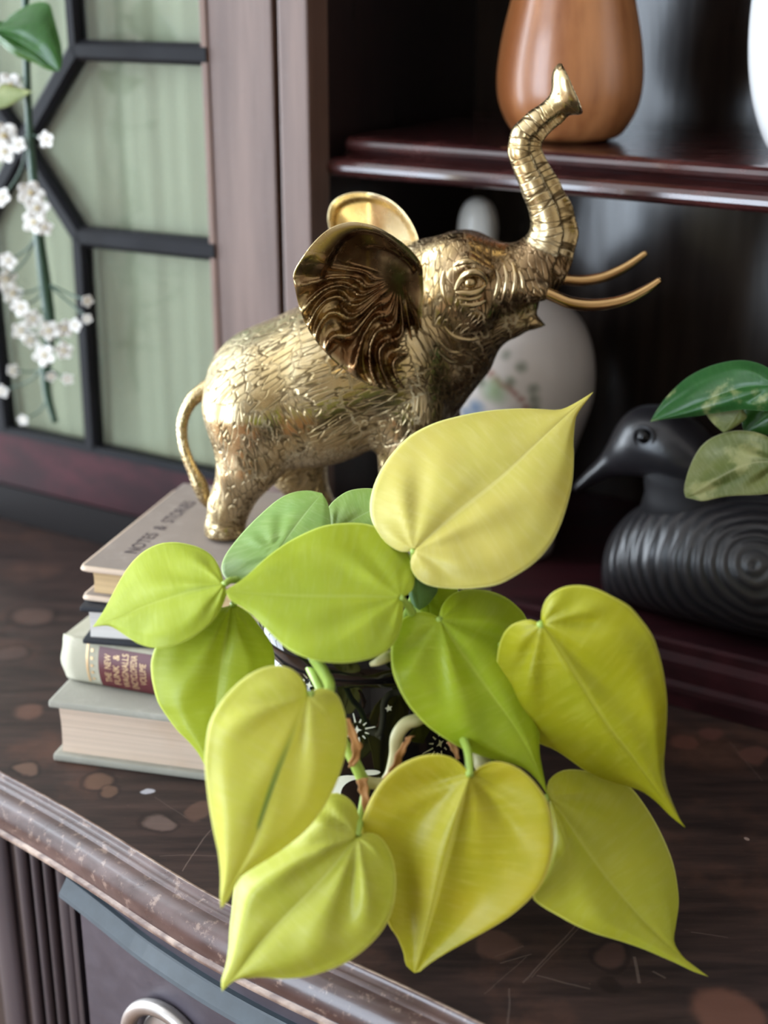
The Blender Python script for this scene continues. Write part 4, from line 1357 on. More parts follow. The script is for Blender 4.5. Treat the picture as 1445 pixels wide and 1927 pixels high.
for x_, y_, r_ in ((1033, 1666, 0.0016), (1206, 1627, 0.0014), (1080, 1655, 0.0010), (1168, 1745, 0.0012), (1245, 1617, 0.0016)):
    w_ = at_depth(x_, y_, 0.585); w_[2] += ZB; sp_.append((w_, r_ * 1.2, (0.17, 0.13, 0.03)))
LM['scarred'] = leaf_mat('leaf_scarred', (0.50, 0.52, 0.05), (0.60, 0.61, 0.13), (0.54, 0.53, 0.04), spots=sp_)

leaf('leaf', (778, 1036), (1117, 737), [(774, 1037), (753, 1038), (729, 1024), (712, 1004), (698, 976), (696, 945), (703, 914), (717, 883), (740, 850), (771, 820), (812, 798), (854, 785), (909, 774), (964, 769), (1006, 769), (1051, 771), (1075, 762), (1096, 750)],
     [(774, 1048), (772, 1060), (776, 1076), (791, 1094), (816, 1104), (854, 1108), (895, 1107), (937, 1100), (971, 1083), (1006, 1059), (1034, 1028), (1054, 990), (1068, 948), (1077, 907), (1080, 858), (1079, 831), (1083, 789), (1091, 772), (1105, 753)],
     [(854, 969), (937, 903), (1006, 838), (1058, 789)], 0.590, 0.615, (1060, 960, 0.583), LM['pale'], pp, 0.002, 0.007, 0.004, 0.0011, 5, 'pale yellow leaf, highest on the plant, pointing up to the right')
leaf('leaf', (753, 1124), (425, 1112), [(762, 1122), (774, 1113), (780, 1095), (779, 1066), (762, 1030), (731, 1002), (691, 986), (647, 984), (603, 991), (550, 1015), (505, 1046), (466, 1082), (443, 1099), (431, 1106)],
     [(758, 1134), (759, 1155), (755, 1180), (744, 1207), (722, 1230), (683, 1243), (638, 1248), (585, 1241), (541, 1221), (505, 1188), (479, 1161), (452, 1141), (432, 1128)],
     [(691, 1122), (603, 1122), (514, 1119)], 0.578, 0.572, (640, 1230, 0.556), LM['lime'], pp, 0.001, 0.006, 0.004, 0.0007, 4, 'broad lime leaf across the middle')
leaf('leaf', (421, 1100), (174, 1180), [(419, 1086), (412, 1066), (399, 1046), (377, 1031), (350, 1023), (324, 1020), (297, 1024), (271, 1037), (249, 1057), (231, 1082), (213, 1115), (198, 1144), (184, 1166)],
     [(427, 1113), (424, 1126), (415, 1148), (399, 1170), (373, 1192), (346, 1208), (315, 1218), (288, 1219), (262, 1212), (240, 1199), (218, 1184), (204, 1178), (190, 1178)],
     [(381, 1108), (337, 1119), (271, 1141), (218, 1165)], 0.582, 0.590, (320, 1215, 0.566), LM['lime2'], pp, 0.001, 0.007, 0.003, 0.0008, 4, 'small lime leaf over the books, pointing left')
leaf('leaf', (436, 1138), (397, 1462), [(420, 1143), (395, 1150), (350, 1165), (316, 1187), (295, 1212), (285, 1240), (284, 1262), (288, 1290), (297, 1321), (313, 1347), (333, 1374), (355, 1396), (373, 1418), (385, 1440)],
     [(446, 1139), (470, 1155), (492, 1183), (510, 1210), (517, 1237), (516, 1262), (505, 1299), (480, 1340), (448, 1385), (420, 1420), (405, 1445)],
     [(425, 1200), (412, 1280), (402, 1370)], 0.594, 0.580, (300, 1290, 0.585), LM['lime2'], pp, 0.002, 0.006, 0.005, 0.0010, 4, 'lime leaf hanging in front of the books')
leaf('leaf', (517, 1046), (606, 928), [(512, 1075), (490, 1095), (450, 1098), (424, 1088), (416, 1070), (421, 1050), (435, 1028), (461, 997), (492, 966), (523, 940), (550, 927), (580, 923)],
     [(530, 1075), (560, 1075), (600, 1050), (620, 1010), (622, 978), (617, 948)],
     [(545, 1005), (575, 965)], 0.606, 0.625, (618, 985, 0.610), LM['green'], pp, 0.001, 0.005, 0.003, 0.0006, 4, 'cool green older leaf behind')
leaf('leaf', (628, 1000), (745, 945), [(616, 980), (618, 955), (634, 937), (655, 924), (680, 919), (705, 920), (730, 928)], [(650, 1018), (690, 1022), (725, 1005), (742, 975)],
     [(670, 975), (710, 955)], 0.625, 0.625, (690, 1015, 0.615), LM['green'], pp, 0.001, 0.004, 0.002, 0.0005, 3, 'small green leaf behind, partly hidden')
leaf('leaf', (778, 1085), (789, 1148), [(768, 1100), (770, 1122), (778, 1140)], [(800, 1092), (824, 1106), (812, 1130), (800, 1142)], [(784, 1110)], 0.603, 0.600, (820, 1110, 0.605), LM['teal'], pp, 0.0005, 0.002, 0.001, 0.0002, 2, 'blue-green leaf underside')
leaf('leaf', (800, 1090), (812, 1178), [(785, 1110), (782, 1145), (795, 1168)], [(840, 1095), (862, 1110), (852, 1145), (830, 1170)], [(806, 1130)], 0.612, 0.606, (850, 1120, 0.612), LM['spring'], pp, 0.0005, 0.002, 0.001, 0.0002, 2, 'small shaded green leaf')
leaf('leaf', (579, 1307), (416, 1710), [(575, 1291), (565, 1273), (547, 1258), (522, 1252), (494, 1257), (466, 1271), (438, 1294), (413, 1324), (395, 1358), (388, 1393), (385, 1432), (388, 1474), (394, 1520), (402, 1566), (411, 1608), (415, 1650), (414, 1686)],
     [(586, 1300), (603, 1295), (621, 1298), (635, 1308), (644, 1326), (651, 1351), (654, 1382), (651, 1414), (642, 1449), (628, 1485), (607, 1523), (579, 1559), (547, 1587), (512, 1612), (473, 1636), (452, 1652), (436, 1682), (427, 1697)],
     [(568, 1336), (551, 1386), (522, 1460), (498, 1527), (476, 1590), (445, 1650)], 0.548, 0.532, (640, 1430, 0.552), LM['yellow'], pp, 0.004, 0.006, 0.006, 0.0012, 3.5, 'yellow leaf with a dark green streak and a brown spot')
leaf('leaf', (672, 1573), (418, 1866), [(676, 1555), (674, 1530), (663, 1509), (646, 1496), (628, 1492), (604, 1503), (568, 1540), (529, 1583), (483, 1619), (450, 1645), (440, 1675), (436, 1714), (432, 1749), (430, 1785), (424, 1820), (416, 1845)],
     [(680, 1570), (695, 1567), (713, 1573), (727, 1589), (738, 1612), (744, 1640), (745, 1672), (741, 1703), (731, 1732), (713, 1760), (685, 1788), (649, 1813), (607, 1830), (572, 1839), (529, 1842), (494, 1839), (462, 1841), (441, 1846), (431, 1853)],
     [(656, 1594), (628, 1629), (586, 1675), (536, 1725), (487, 1778), (445, 1834)], 0.565, 0.552, (735, 1700, 0.556), LM['lemon'], pp, 0.005, 0.006, 0.005, 0.0018, 4, 'lime leaf hanging lowest over the edge')
leaf('leaf', (884, 1459), (780, 1831), [(880, 1452), (868, 1438), (849, 1425), (820, 1419), (786, 1424), (747, 1443), (713, 1477), (689, 1521), (679, 1559), (688, 1605), (706, 1655), (722, 1710), (733, 1743), (747, 1763), (759, 1792), (764, 1816)],
     [(893, 1452), (907, 1441), (931, 1433), (960, 1438), (989, 1455), (1014, 1482), (1031, 1511), (1040, 1550), (1041, 1588), (1035, 1627), (1019, 1666), (994, 1695), (960, 1724), (922, 1748), (878, 1772), (834, 1797), (805, 1816), (791, 1828)],
     [(873, 1496), (854, 1564), (830, 1651), (805, 1748), (788, 1806)], 0.558, 0.572, (1035, 1600, 0.556), LM['gold'], pp, -0.005, 0.002, 0.005, 0.0010, 3, 'large golden leaf at the bottom centre')
leaf('leaf', (1031, 1500), (1333, 1838), [(1029, 1488), (1031, 1472), (1043, 1458), (1062, 1449), (1086, 1448), (1111, 1453), (1144, 1462), (1183, 1479), (1207, 1506), (1232, 1545), (1251, 1583), (1266, 1622), (1274, 1661), (1277, 1700), (1272, 1739), (1268, 1768), (1276, 1788), (1300, 1816)],
     [(1033, 1511), (1039, 1545), (1038, 1593), (1022, 1645), (1002, 1686), (1019, 1705), (1048, 1722), (1082, 1741), (1120, 1757), (1164, 1770), (1208, 1785), (1241, 1799), (1271, 1812), (1304, 1828)],
     [(1057, 1530), (1096, 1588), (1145, 1656), (1203, 1724), (1261, 1782)], 0.584, 0.588, (1270, 1660, 0.596), LM['scarred'], pp, 0.002, 0.004, 0.003, 0.0010, 4, 'scarred olive leaf lying lowest at the right')
leaf('leaf', (828, 1166), (1030, 1496), [(822, 1160), (806, 1153), (784, 1152), (764, 1160), (749, 1175), (738, 1200), (735, 1226), (738, 1262), (749, 1293), (766, 1324), (784, 1346), (806, 1368), (837, 1390), (864, 1406), (895, 1419), (930, 1430), (966, 1438), (992, 1450), (1014, 1472)],
     [(827, 1155), (833, 1138), (846, 1122), (864, 1112), (890, 1109), (921, 1112), (948, 1122), (970, 1138), (990, 1162), (1006, 1213), (1014, 1279), (1017, 1346), (1015, 1408), (1018, 1434), (1024, 1465)],
     [(846, 1195), (877, 1239), (921, 1301), (966, 1363), (1001, 1425)], 0.585, 0.575, (740, 1250, 0.572), LM['spring'], pp, 0.001, 0.008, 0.005, 0.0012, 4, 'fresh green leaf in the middle of the right side')
leaf('leaf', (1020, 1174), (1290, 1558), [(1012, 1171), (997, 1166), (979, 1169), (961, 1177), (946, 1195), (937, 1222), (934, 1253), (937, 1284), (948, 1319), (966, 1350), (988, 1379), (1014, 1399), (1041, 1410), (1072, 1430), (1103, 1452), (1143, 1470), (1183, 1481), (1209, 1490), (1236, 1510), (1262, 1536)],
     [(1018, 1164), (1021, 1142), (1032, 1122), (1050, 1109), (1072, 1102), (1099, 1102), (1125, 1109), (1152, 1122), (1183, 1140), (1205, 1164), (1227, 1195), (1240, 1231), (1249, 1270), (1255, 1319), (1254, 1363), (1251, 1408), (1249, 1443), (1254, 1479), (1267, 1514), (1281, 1545)],
     [(1037, 1197), (1068, 1244), (1107, 1306), (1147, 1368), (1192, 1425), (1240, 1492)], 0.566, 0.580, (1250, 1320, 0.562), LM['olive'], pp, 0.002, 0.008, 0.004, 0.0016, 3.5, 'yellow-olive leaf at the right with a long drip tip')

M['stem'] = plain('green_stem', (0.33, 0.47, 0.08), 0.4, var=0.2, vscale=60)
M['stem_pale'] = plain('pale_stem', (0.55, 0.52, 0.28), 0.45, var=0.2, vscale=60)
M['sheath'] = plain('dried_sheath', (0.42, 0.20, 0.07), 0.7, var=0.4, vscale=120, bmp=0.0006)


def vine(name, pts, r, m, parent=pp, label=None, seg=10):
    """points are (px, py, depth) or world positions"""
    q = [at_depth(*p) if p[0] > 3 or p[0] < -3 else np.array(p) for p in pts]
    w = smooth_path(q, 8)
    rr_ = np.interp(np.linspace(0, 1, len(w)), np.linspace(0, 1, len(r)), r) if isinstance(r, (list, tuple)) else r
    return mk(name, *tube_vf(w, rr_, seg), m, parent, smooth=True, label=label)


so = lambda dx, dy: (PC[0] + dx, PC[1] + dy, 0.119)
vine('petiole', [so(0.012, -0.005), (785, 1100, 0.608), (779, 1055, 0.600), (778, 1036, 0.5915)], [0.0019, 0.0016, 0.0014], M['stem'])
vine('petiole', [so(0.010, -0.02), (778, 1190, 0.600), (772, 1148, 0.586), (753, 1124, 0.5792)], [0.0019, 0.0018, 0.0014], M['stem'])
vine('petiole', [so(-0.01, -0.01), (470, 1105, 0.600), (438, 1092, 0.588), (421, 1100, 0.583)], [0.0018, 0.0014, 0.0013], M['stem'])
vine('petiole', [so(-0.02, -0.01), (500, 1150, 0.606), (460, 1128, 0.600), (436, 1138, 0.595)], [0.0018, 0.0014, 0.0013], M['stem'])
vine('petiole', [so(-0.012, 0.01), (560, 1090, 0.620), (517, 1046, 0.607)], [0.0018, 0.0014], M['stem'])
vine('petiole', [so(0.0, 0.012), (640, 1060, 0.630), (628, 1000, 0.626)], [0.0018, 0.0014], M['stem'])
vine('petiole', [so(0.01, 0.0), (790, 1130, 0.612), (778, 1085, 0.604)], [0.0015, 0.0012], M['stem'])
vine('petiole', [so(0.014, 0.0), (806, 1140, 0.614), (800, 1090, 0.613)], [0.0015, 0.0012], M['stem'])
vine('petiole', [so(-0.018, -0.036), (592, 1240, 0.590), (608, 1264, 0.576), (620, 1290, 0.564), (612, 1308, 0.559), (580, 1308, 0.5495)], [0.0026, 0.0024, 0.0022, 0.0017], M['stem'])
vine('petiole', [(840, 1345, 0.596), (868, 1385, 0.580), (881, 1420, 0.568), (884, 1459, 0.5592)], [0.0018, 0.0017, 0.0016], M['stem'])
vine('petiole', [so(0.026, -0.034), (780, 1200, 0.600), (815, 1178, 0.592), (828, 1166, 0.5862)], [0.0020, 0.0016], M['stem'])
vine('petiole', [so(0.03, -0.02), (900, 1230, 0.600), (980, 1200, 0.585), (1020, 1174, 0.5672)], [0.0020, 0.0016], M['stem'])
vine('petiole', [(905, 1420, 0.600), (970, 1480, 0.598), (1010, 1510, 0.592), (1031, 1500, 0.5852)], [0.0018, 0.0016], M['stem'])
vine('petiole', [(690, 1475, 0.588), (682, 1520, 0.580), (676, 1550, 0.570), (672, 1573, 0.5662)], [0.0018, 0.0015], M['stem'])
# trailing stems over the rim
vine('stem', [so(0.004, -0.036), (735, 1235, 0.592), (712, 1245, 0.588), (698, 1250, 0.590)], [0.0020, 0.0022, 0.0010], M['stem_pale'])
vine('stem', [(-0.034, 0.545, 0.126), (610, 1310, 0.588), (632, 1370, 0.584), (660, 1420, 0.581), (683, 1468, 0.584)], [0.0022, 0.0022, 0.0023, 0.0026], M['stem'])
vine('stem', [(683, 1468, 0.584), (700, 1474, 0.586), (722, 1474, 0.588), (740, 1470, 0.592)], [0.0026, 0.0024, 0.0022], M['stem_pale'])
vine('stem', [(0.026, 0.545, 0.127), (812, 1330, 0.590), (790, 1352, 0.584), (764, 1362, 0.583), (747, 1386, 0.584), (744, 1420, 0.587), (735, 1455, 0.590), (722, 1474, 0.589)], [0.0024, 0.0026, 0.0028, 0.0026, 0.0022], M['stem_pale'])
vine('stem', [(905, 1418, 0.594), (908, 1440, 0.590), (915, 1470, 0.592)], [0.0036, 0.0036, 0.0016], M['stem_pale'])


def sheath(pts, wd):
    w = smooth_path([at_depth(*p) for p in pts], 6)
    n_ = len(w); vs = []; fs = []
    wr = np.interp(np.linspace(0, 1, n_), np.linspace(0, 1, len(wd)), wd)
    for i in range(n_):
        tw = 0.8 * math.sin(i * 0.55)
        for k in range(5):
            x = (k - 2) / 2 * wr[i]
            vs.append(w[i] + np.array([x * math.cos(tw), -abs(x) * 0.35 + x * math.sin(tw) * 0.5, x * 0.25]))
    for i in range(n_ - 1):
        for k in range(4):
            a = i * 5 + k; fs.append((a, a + 1, a + 6, a + 5))
    o = mk('dried_sheath', vs, fs, M['sheath'], pp, smooth=True, label='papery brown sheath')
    md = o.modifiers.new('thick', 'SOLIDIFY'); md.thickness = 0.0005


sheath([(653, 1352, 0.578), (662, 1378, 0.576), (672, 1405, 0.577), (665, 1432, 0.578), (660, 1442, 0.579)], [0.0012, 0.0020, 0.0024, 0.0022, 0.001])
sheath([(682, 1464, 0.578), (684, 1485, 0.577), (690, 1510, 0.576), (687, 1536, 0.577)], [0.0026, 0.0022, 0.0021, 0.0010])
sheath([(772, 1386, 0.578), (764, 1396, 0.577), (752, 1418, 0.579), (742, 1445, 0.583), (726, 1462, 0.586)], [0.0020, 0.0016, 0.0022, 0.0026, 0.0014])
sheath([(846, 1395, 0.590), (856, 1410, 0.588), (862, 1428, 0.588)], [0.0012, 0.0016, 0.0008])

# ------------------------------------------------------------------ things on the shelves
M['vase_wood'] = wood('turned_wood', (0.20, 0.065, 0.020), (0.42, 0.17, 0.060), 0.32, 'Z', 24, coat=0.3)
M['white_glaze'] = plain('white_glaze', (0.72, 0.72, 0.72), 0.16, var=0.03, coat=0.3)
M['cream_glaze'] = plain('cream_glaze', (0.88, 0.86, 0.80), 0.28, var=0.05)


def lathe_thing(name, a, b, z0, prof, m, label, cat, seg=72):
    c = cab(a, b, z0)
    t = thing(name, c, label, cat)
    v, f = lathe_vf([(r, z0 + z) for r, z in prof], c[0], c[1], seg)
    o = mk('body', v, f, m, t, smooth=True)
    return t, o, c


def prof_s(pts, n=6): return [tuple(p) for p in smooth_path(pts, n)]


SHZ = 0.3007
vase, vb, vc = lathe_thing('wooden_vase', 0.0735, -0.090, SHZ, [(0.001, 0)] + prof_s([(0.024, 0), (0.0325, 0.004), (0.0405, 0.018), (0.0430, 0.034), (0.0410, 0.055), (0.036, 0.078), (0.031, 0.100), (0.0270, 0.125), (0.0245, 0.150), (0.0235, 0.175), (0.0255, 0.200), (0.0295, 0.2165)]) + [(0.026, 0.2165), (0.020, 0.19), (0.001, 0.185)],
                           M['vase_wood'], 'orange-brown turned wooden vase on the cabinet shelf', 'vase')
lathe_thing('white_vase', 0.2310, -0.085, SHZ, [(0.001, 0)] + prof_s([(0.026, 0), (0.034, 0.006), (0.0435, 0.030), (0.0480, 0.060), (0.0470, 0.095), (0.041, 0.13), (0.032, 0.16), (0.026, 0.18), (0.029, 0.20)]) + [(0.024, 0.2), (0.001, 0.17)],
            M['white_glaze'], 'glossy white vase at the right end of the shelf, cut off by the frame', 'vase')
# painted bottle vase behind the elephant
mp, nt, bs = mat('painted_porcelain')
g = nt.nodes.new('ShaderNodeNewGeometry')
v1 = coord(nt)
base_c = mixc(nt, noise(nt, v1, 18, 3), (0.66, 0.60, 0.57), (0.74, 0.69, 0.66))
col = base_c
def mark(px, py, r, c, k=0.85, warp=0.004):
    global col
    q = nt.nodes.new('ShaderNodeVectorMath'); q.operation = 'DISTANCE'
    w1 = nt.nodes.new('ShaderNodeTexNoise'); w1.inputs['Scale'].default_value = 120; lk(nt, g.outputs['Position'], w1.inputs['Vector'])
    w2 = nt.nodes.new('ShaderNodeVectorMath'); w2.operation = 'MULTIPLY_ADD'; w2.inputs[1].default_value = (warp,) * 3
    lk(nt, w1.outputs['Color'], w2.inputs[0]); lk(nt, g.outputs['Position'], w2.inputs[2])
    p = pv(px, py); lk(nt, w2.outputs[0], q.inputs[0]); q.inputs[1].default_value = (p[0] + warp / 2, p[1] + warp / 2, p[2] + ZB + warp / 2)
    col = mixc(nt, math_n(nt, 'MULTIPLY', math_n(nt, 'SUBTRACT', 1.0, ramp(nt, q.outputs['Value'], r * 0.1, r * 1.1)), k), col, c)


BA, BB, BR, BZ = 0.0445, -0.0900, 0.0513, 0.1200       # axis, belly radius and height of the belly's centre above the cabinet floor
bcn = cab(BA, BB, 0.0305 + BZ)


def pv(px, py):
    r = ray(px, py); r = r / np.linalg.norm(r); oc = CC - bcn
    b_ = oc @ r; c__ = oc @ oc - BR ** 2; dsc = b_ * b_ - c__
    return CC + r * (-b_ - math.sqrt(max(dsc, 0)))


for i in range(9):
    q = i / 8; mark(915 + 75 * q, 688 + 80 * q + 8 * math.sin(q * 6), 0.0038, (0.40, 0.22, 0.19))
for x, y in ((952, 668), (980, 690), (905, 720), (1005, 732), (1006, 752), (1004, 770), (960, 720)): mark(x, y, 0.0055, (0.10, 0.14, 0.08), 0.7)
for x, y in ((930, 725), (940, 745), (922, 740)): mark(x, y, 0.008, (0.24, 0.36, 0.17), 0.6)
mark(897, 768, 0.008, (0.12, 0.24, 0.42), 0.8); mark(880, 775, 0.006, (0.12, 0.24, 0.42), 0.7)
lk(nt, col, bs.inputs['Base Color']); bs.inputs['Roughness'].default_value = 0.22
M['porcelain'] = mp
fl = 0.0305
pr = [(0.001, 0), (0.029, 0), (0.030, 0.005)] + prof_s([(0.029, 0.012), (0.033, 0.045), (0.0435, 0.080), (0.0500, 0.103), (0.0513, 0.120), (0.0490, 0.138), (0.0420, 0.155), (0.0290, 0.168), (0.0205, 0.174), (0.0185, 0.184), (0.0215, 0.196)]) + [(0.018, 0.196), (0.001, 0.18)]
lathe_thing('painted_vase', BA, BB, fl, pr, M['porcelain'], 'round-bellied white vase painted with blossom branches, behind the elephant', 'vase')
lathe_thing('white_bottle', -0.0118, -0.140, fl, [(0.001, 0), (0.024, 0)] + prof_s([(0.026, 0.004), (0.028, 0.05), (0.027, 0.10), (0.024, 0.14), (0.0115, 0.165), (0.0100, 0.180), (0.0126, 0.190), (0.0137, 0.200), (0.0124, 0.211), (0.0090, 0.2185), (0.0045, 0.2218)]) + [(0.0005, 0.2226)],
            M['cream_glaze'], 'white ceramic bottle with an egg-shaped stopper, behind the elephant head', 'bottle')

# carved duck --------------------------------------------------------
dk = thing('duck_decoy', cab(0.215, -0.05, fl), 'black carved wooden duck decoy on the cabinet floor at the right', 'figurine')
m, nt, bs = mat('black_carved_wood')
wv2 = nt.nodes.new('ShaderNodeTexWave'); wv2.wave_type = 'RINGS'; wv2.rings_direction = 'SPHERICAL'; wv2.inputs['Scale'].default_value = 42; wv2.inputs['Distortion'].default_value = 5.0; wv2.inputs['Detail'].default_value = 2; wv2.inputs['Detail Scale'].default_value = 0.6
mpn = nt.nodes.new('ShaderNodeMapping'); tcn = nt.nodes.new('ShaderNodeTexCoord'); lk(nt, tcn.outputs['Object'], mpn.inputs[0])
cw = (at_face(1420, 1065, -0.01) - cab(0.215, -0.05, fl)); mpn.inputs['Location'].default_value = tuple(-cw)
lk(nt, mpn.outputs[0], wv2.inputs['Vector'])
bs.inputs['Roughness'].default_value = 0.33; bs.inputs['Specular IOR Level'].default_value = 0.55
lk(nt, mixc(nt, wv2.outputs['Fac'], (0.010, 0.010, 0.012), (0.026, 0.023, 0.024)), bs.inputs['Base Color'])
bump(nt, wv2.outputs['Fac'], 0.45, 0.0014, bs)
M['duck'] = m
M['duck_neck'] = plain('dull_black_stain', (0.010, 0.009, 0.010), 0.6, spec=0.2, var=0.4, vscale=60)
M['duck_head'] = plain('black_stained_wood', (0.014, 0.013, 0.015), 0.32, spec=0.55, var=0.4, vscale=60, bmp=0.0008)


def loft(name, rings, m, parent, seg=40, label=None):
    """rings: (centre, half width vector, half height vector)"""
    vs = []; fs = []
    for c, a, b in rings:
        for j in range(seg):
            q = 2 * PI * j / seg
            vs.append(np.array(c) + np.array(a) * math.cos(q) + np.array(b) * math.sin(q))
    n_ = len(rings)
    for i in range(n_ - 1):
        for j in range(seg):
            k = (j + 1) % seg; fs.append((i * seg + j, i * seg + k, (i + 1) * seg + k, (i + 1) * seg + j))
    fs.append(tuple(reversed(range(seg)))); fs.append(tuple((n_ - 1) * seg + j for j in range(seg)))
    return mk(name, vs, fs, m, parent, smooth=True, label=label)


DB = -0.050
A_ = lambda px, py, b=DB: at_face(px, py, b)
def ac_(px, py, b=DB):
    p = A_(px, py, b) - FO; return p @ U, p[2]
# body: stations along the face direction, read off the picture at the duck's middle plane
st = []
for px, yt, yb, w in ((1143, 1060, 1066, 0.002), (1147, 1015, 1100, 0.012), (1160, 985, 1130, 0.021), (1185, 958, 1158, 0.029), (1220, 938, 1176, 0.035), (1265, 926, 1185, 0.040), (1320, 925, 1190, 0.043), (1390, 935, 1195, 0.044), (1460, 950, 1200, 0.044), (1540, 975, 1205, 0.040), (1620, 1000, 1195, 0.033), (1700, 1010, 1150, 0.023), (1770, 1015, 1080, 0.010), (1790, 1025, 1060, 0.002)):
    a1_, z1 = ac_(px, yt); a2_, z2 = ac_(px, yb)
    z2 = max(z2, fl + 0.0012)
    st.append((a1_ * 0.5 + a2_ * 0.5, (z1 + z2) / 2, (z1 - z2) / 2, w))
aa = np.array(st); fine_ = smooth_path(aa, 5)
rings = []
for a, z, h, w in fine_:
    h = abs(h); z = max(z, fl + 0.0005 + h)
    rings.append((cab(a, DB, z), N * max(w, .001), Z * max(h, .001)))
loft('body', rings, M['duck'], dk, 48)
hd = []
for px, py, h, w in ((1083, 918, 5, 0.003), (1092, 912, 11, 0.0075), (1112, 897, 17, 0.0095), (1135, 880, 23, 0.0100), (1155, 862, 34, 0.0115), (1178, 843, 52, 0.0165), (1205, 832, 64, 0.0205), (1240, 832, 70, 0.0225), (1280, 842, 72, 0.0225), (1315, 858, 62, 0.0200), (1340, 868, 42, 0.015), (1352, 872, 16, 0.006)):
    p = A_(px, py); s_ = np.linalg.norm(p - CC) / FPX; t_ = np.array([0.18, 0.98])
    hd.append((*p, h * s_, w))
hf = smooth_path(hd, 5)
loft('head', [(r[:3], N * max(r[4], .001), (Z * 0.96 - U * 0.28) * max(r[3], .001)) for r in hf], M['duck_head'], dk, 40, 'head with a long pointed bill')
nk = [(A_(1275, 860), 0.019, 0.026), (A_(1288, 905), 0.0185, 0.0245), (A_(1298, 935), 0.021, 0.027), (A_(1308, 975), 0.027, 0.034)]
loft('neck', [(p, N * w, U * h) for p, w, h in nk], M['duck_neck'], dk, 32)
ep = A_(1212, 822, DB + 0.0205)
bm = bmesh.new(); bmesh.ops.create_uvsphere(bm, u_segments=16, v_segments=12, radius=0.0042)
mk('eye', [np.array(v.co) + ep for v in bm.verts], [[v.index for v in f.verts] for f in bm.faces], M['glaze'], dk, smooth=True); bm.free()
er = [ep + (U * math.cos(q) + Z * math.sin(q)) * 0.0062 + N * 0.0004 for q in np.linspace(0, 2 * PI, 25)]
mk('eye_ring', *tube_vf(er, 0.0011, 8, cap=False), M['duck_head'], dk, smooth=True)

# ------------------------------------------------------------------ other plants at the edges of the view
LM['pothos'] = leaf_mat('pothos_green', (0.030, 0.110, 0.018), (0.065, 0.18, 0.04), (0.022, 0.085, 0.014), 0.15, rough=0.2)
LM['pothos_spot'] = leaf_mat('pothos_flecked', (0.032, 0.125, 0.030), (0.06, 0.18, 0.05), (0.025, 0.10, 0.024), 0.2, mottle=0.5, rough=0.26)
LM['varieg'] = leaf_mat('pothos_variegated', (0.22, 0.25, 0.07), (0.42, 0.42, 0.22), (0.13, 0.18, 0.05), 0.25, mottle=0.7, rough=0.4)
M['vine_stem'] = plain('vine_stem', (0.05, 0.10, 0.035), 0.45, var=0.3)
fd = lambda px, py, b: float((at_face(px, py, b) - CC) @ CF)
vr = thing('pothos_vine', cab(0.36, 0.06, 0.0), 'trailing pothos with a flecked green leaf and a variegated curled leaf before the duck', 'plant')
b1_ = 0.035
leaf('leaf', (1462, 725), (1223, 794), [(1468, 708), (1450, 695), (1425, 683), (1390, 678), (1345, 686), (1300, 706), (1265, 735), (1240, 765)],
     [(1480, 750), (1470, 772), (1430, 773), (1395, 771), (1355, 776), (1310, 783), (1262, 788), (1240, 791)], [(1400, 728), (1330, 752), (1270, 776)], fd(1440, 725, b1_), fd(1223, 794, b1_), (1360, 690, fd(1360, 690, b1_ - 0.012)), LM['pothos_spot'], vr, 0.002, 0.004, 0.004, 0.0006, 3, 'flecked dark green leaf')
leaf('leaf', (1466, 868), (1290, 936), [(1462, 840), (1445, 822), (1415, 812), (1378, 811), (1341, 823), (1316, 844), (1299, 876), (1289, 908), (1287, 925)],
     [(1476, 895), (1470, 922), (1440, 930), (1412, 932), (1381, 933), (1352, 937), (1323, 943), (1302, 939)], [(1410, 872), (1350, 900), (1310, 925)], fd(1466, 868, b1_), fd(1290, 936, b1_ + .01), (1380, 815, fd(1380, 815, b1_ - 0.008)), LM['varieg'], vr, -0.003, 0.004, 0.004, 0.0008, 3, 'pale variegated leaf turned underside out')
leaf('leaf', (1395, 768), (1361, 814), [(1370, 766), (1340, 768), (1328, 775), (1340, 795)], [(1405, 785), (1388, 800), (1372, 810)], [(1380, 790)], fd(1385, 770, b1_ - .01), fd(1361, 814, b1_ - .01), (1340, 775, fd(1340, 775, b1_ - .012)), LM['varieg'], vr, 0.0005, 0.002, 0.001, 0.0002, 2, 'small pale leaf tip between the two')
leaf('leaf', (1470, 765), (1400, 815), [(1440, 755), (1405, 766), (1396, 790)], [(1470, 800), (1445, 818), (1420, 820)], [(1430, 790)], fd(1450, 775, b1_ - .02), fd(1400, 815, b1_ - .02), (1440, 815, fd(1440, 815, b1_ - .02)), LM['pothos'], vr, 0.0005, 0.002, 0.001, 0.0002, 2)
w0 = at_face(1462, 727, b1_); w1 = at_face(1466, 868, b1_)
vine('stem', [w1, at_face(1490, 830, b1_), at_face(1500, 770, b1_ + .004), at_face(1560, 760, b1_ + .01), tuple(cab(0.33, 0.055, 0.20)), tuple(cab(0.355, 0.06, 0.14)), tuple(cab(0.36, 0.06, 0.075))], [0.0016, 0.002, 0.0024], M['vine_stem'], vr)
vine('stem', [w0, at_face(1492, 735, b1_ + .002), at_face(1520, 757, b1_ + .005)], [0.0015, 0.0018], M['vine_stem'], vr)
pcn = cab(0.36, 0.06, 0)
v, f = lathe_vf([(0.001, 0.0004), (0.028, 0.0004), (0.032, 0.03), (0.037, 0.07), (0.040, 0.078), (0.037, 0.079), (0.034, 0.068), (0.001, 0.066)], pcn[0], pcn[1], 48)
mk('pot', v, f, M['cream_glaze'], vr, smooth=True)

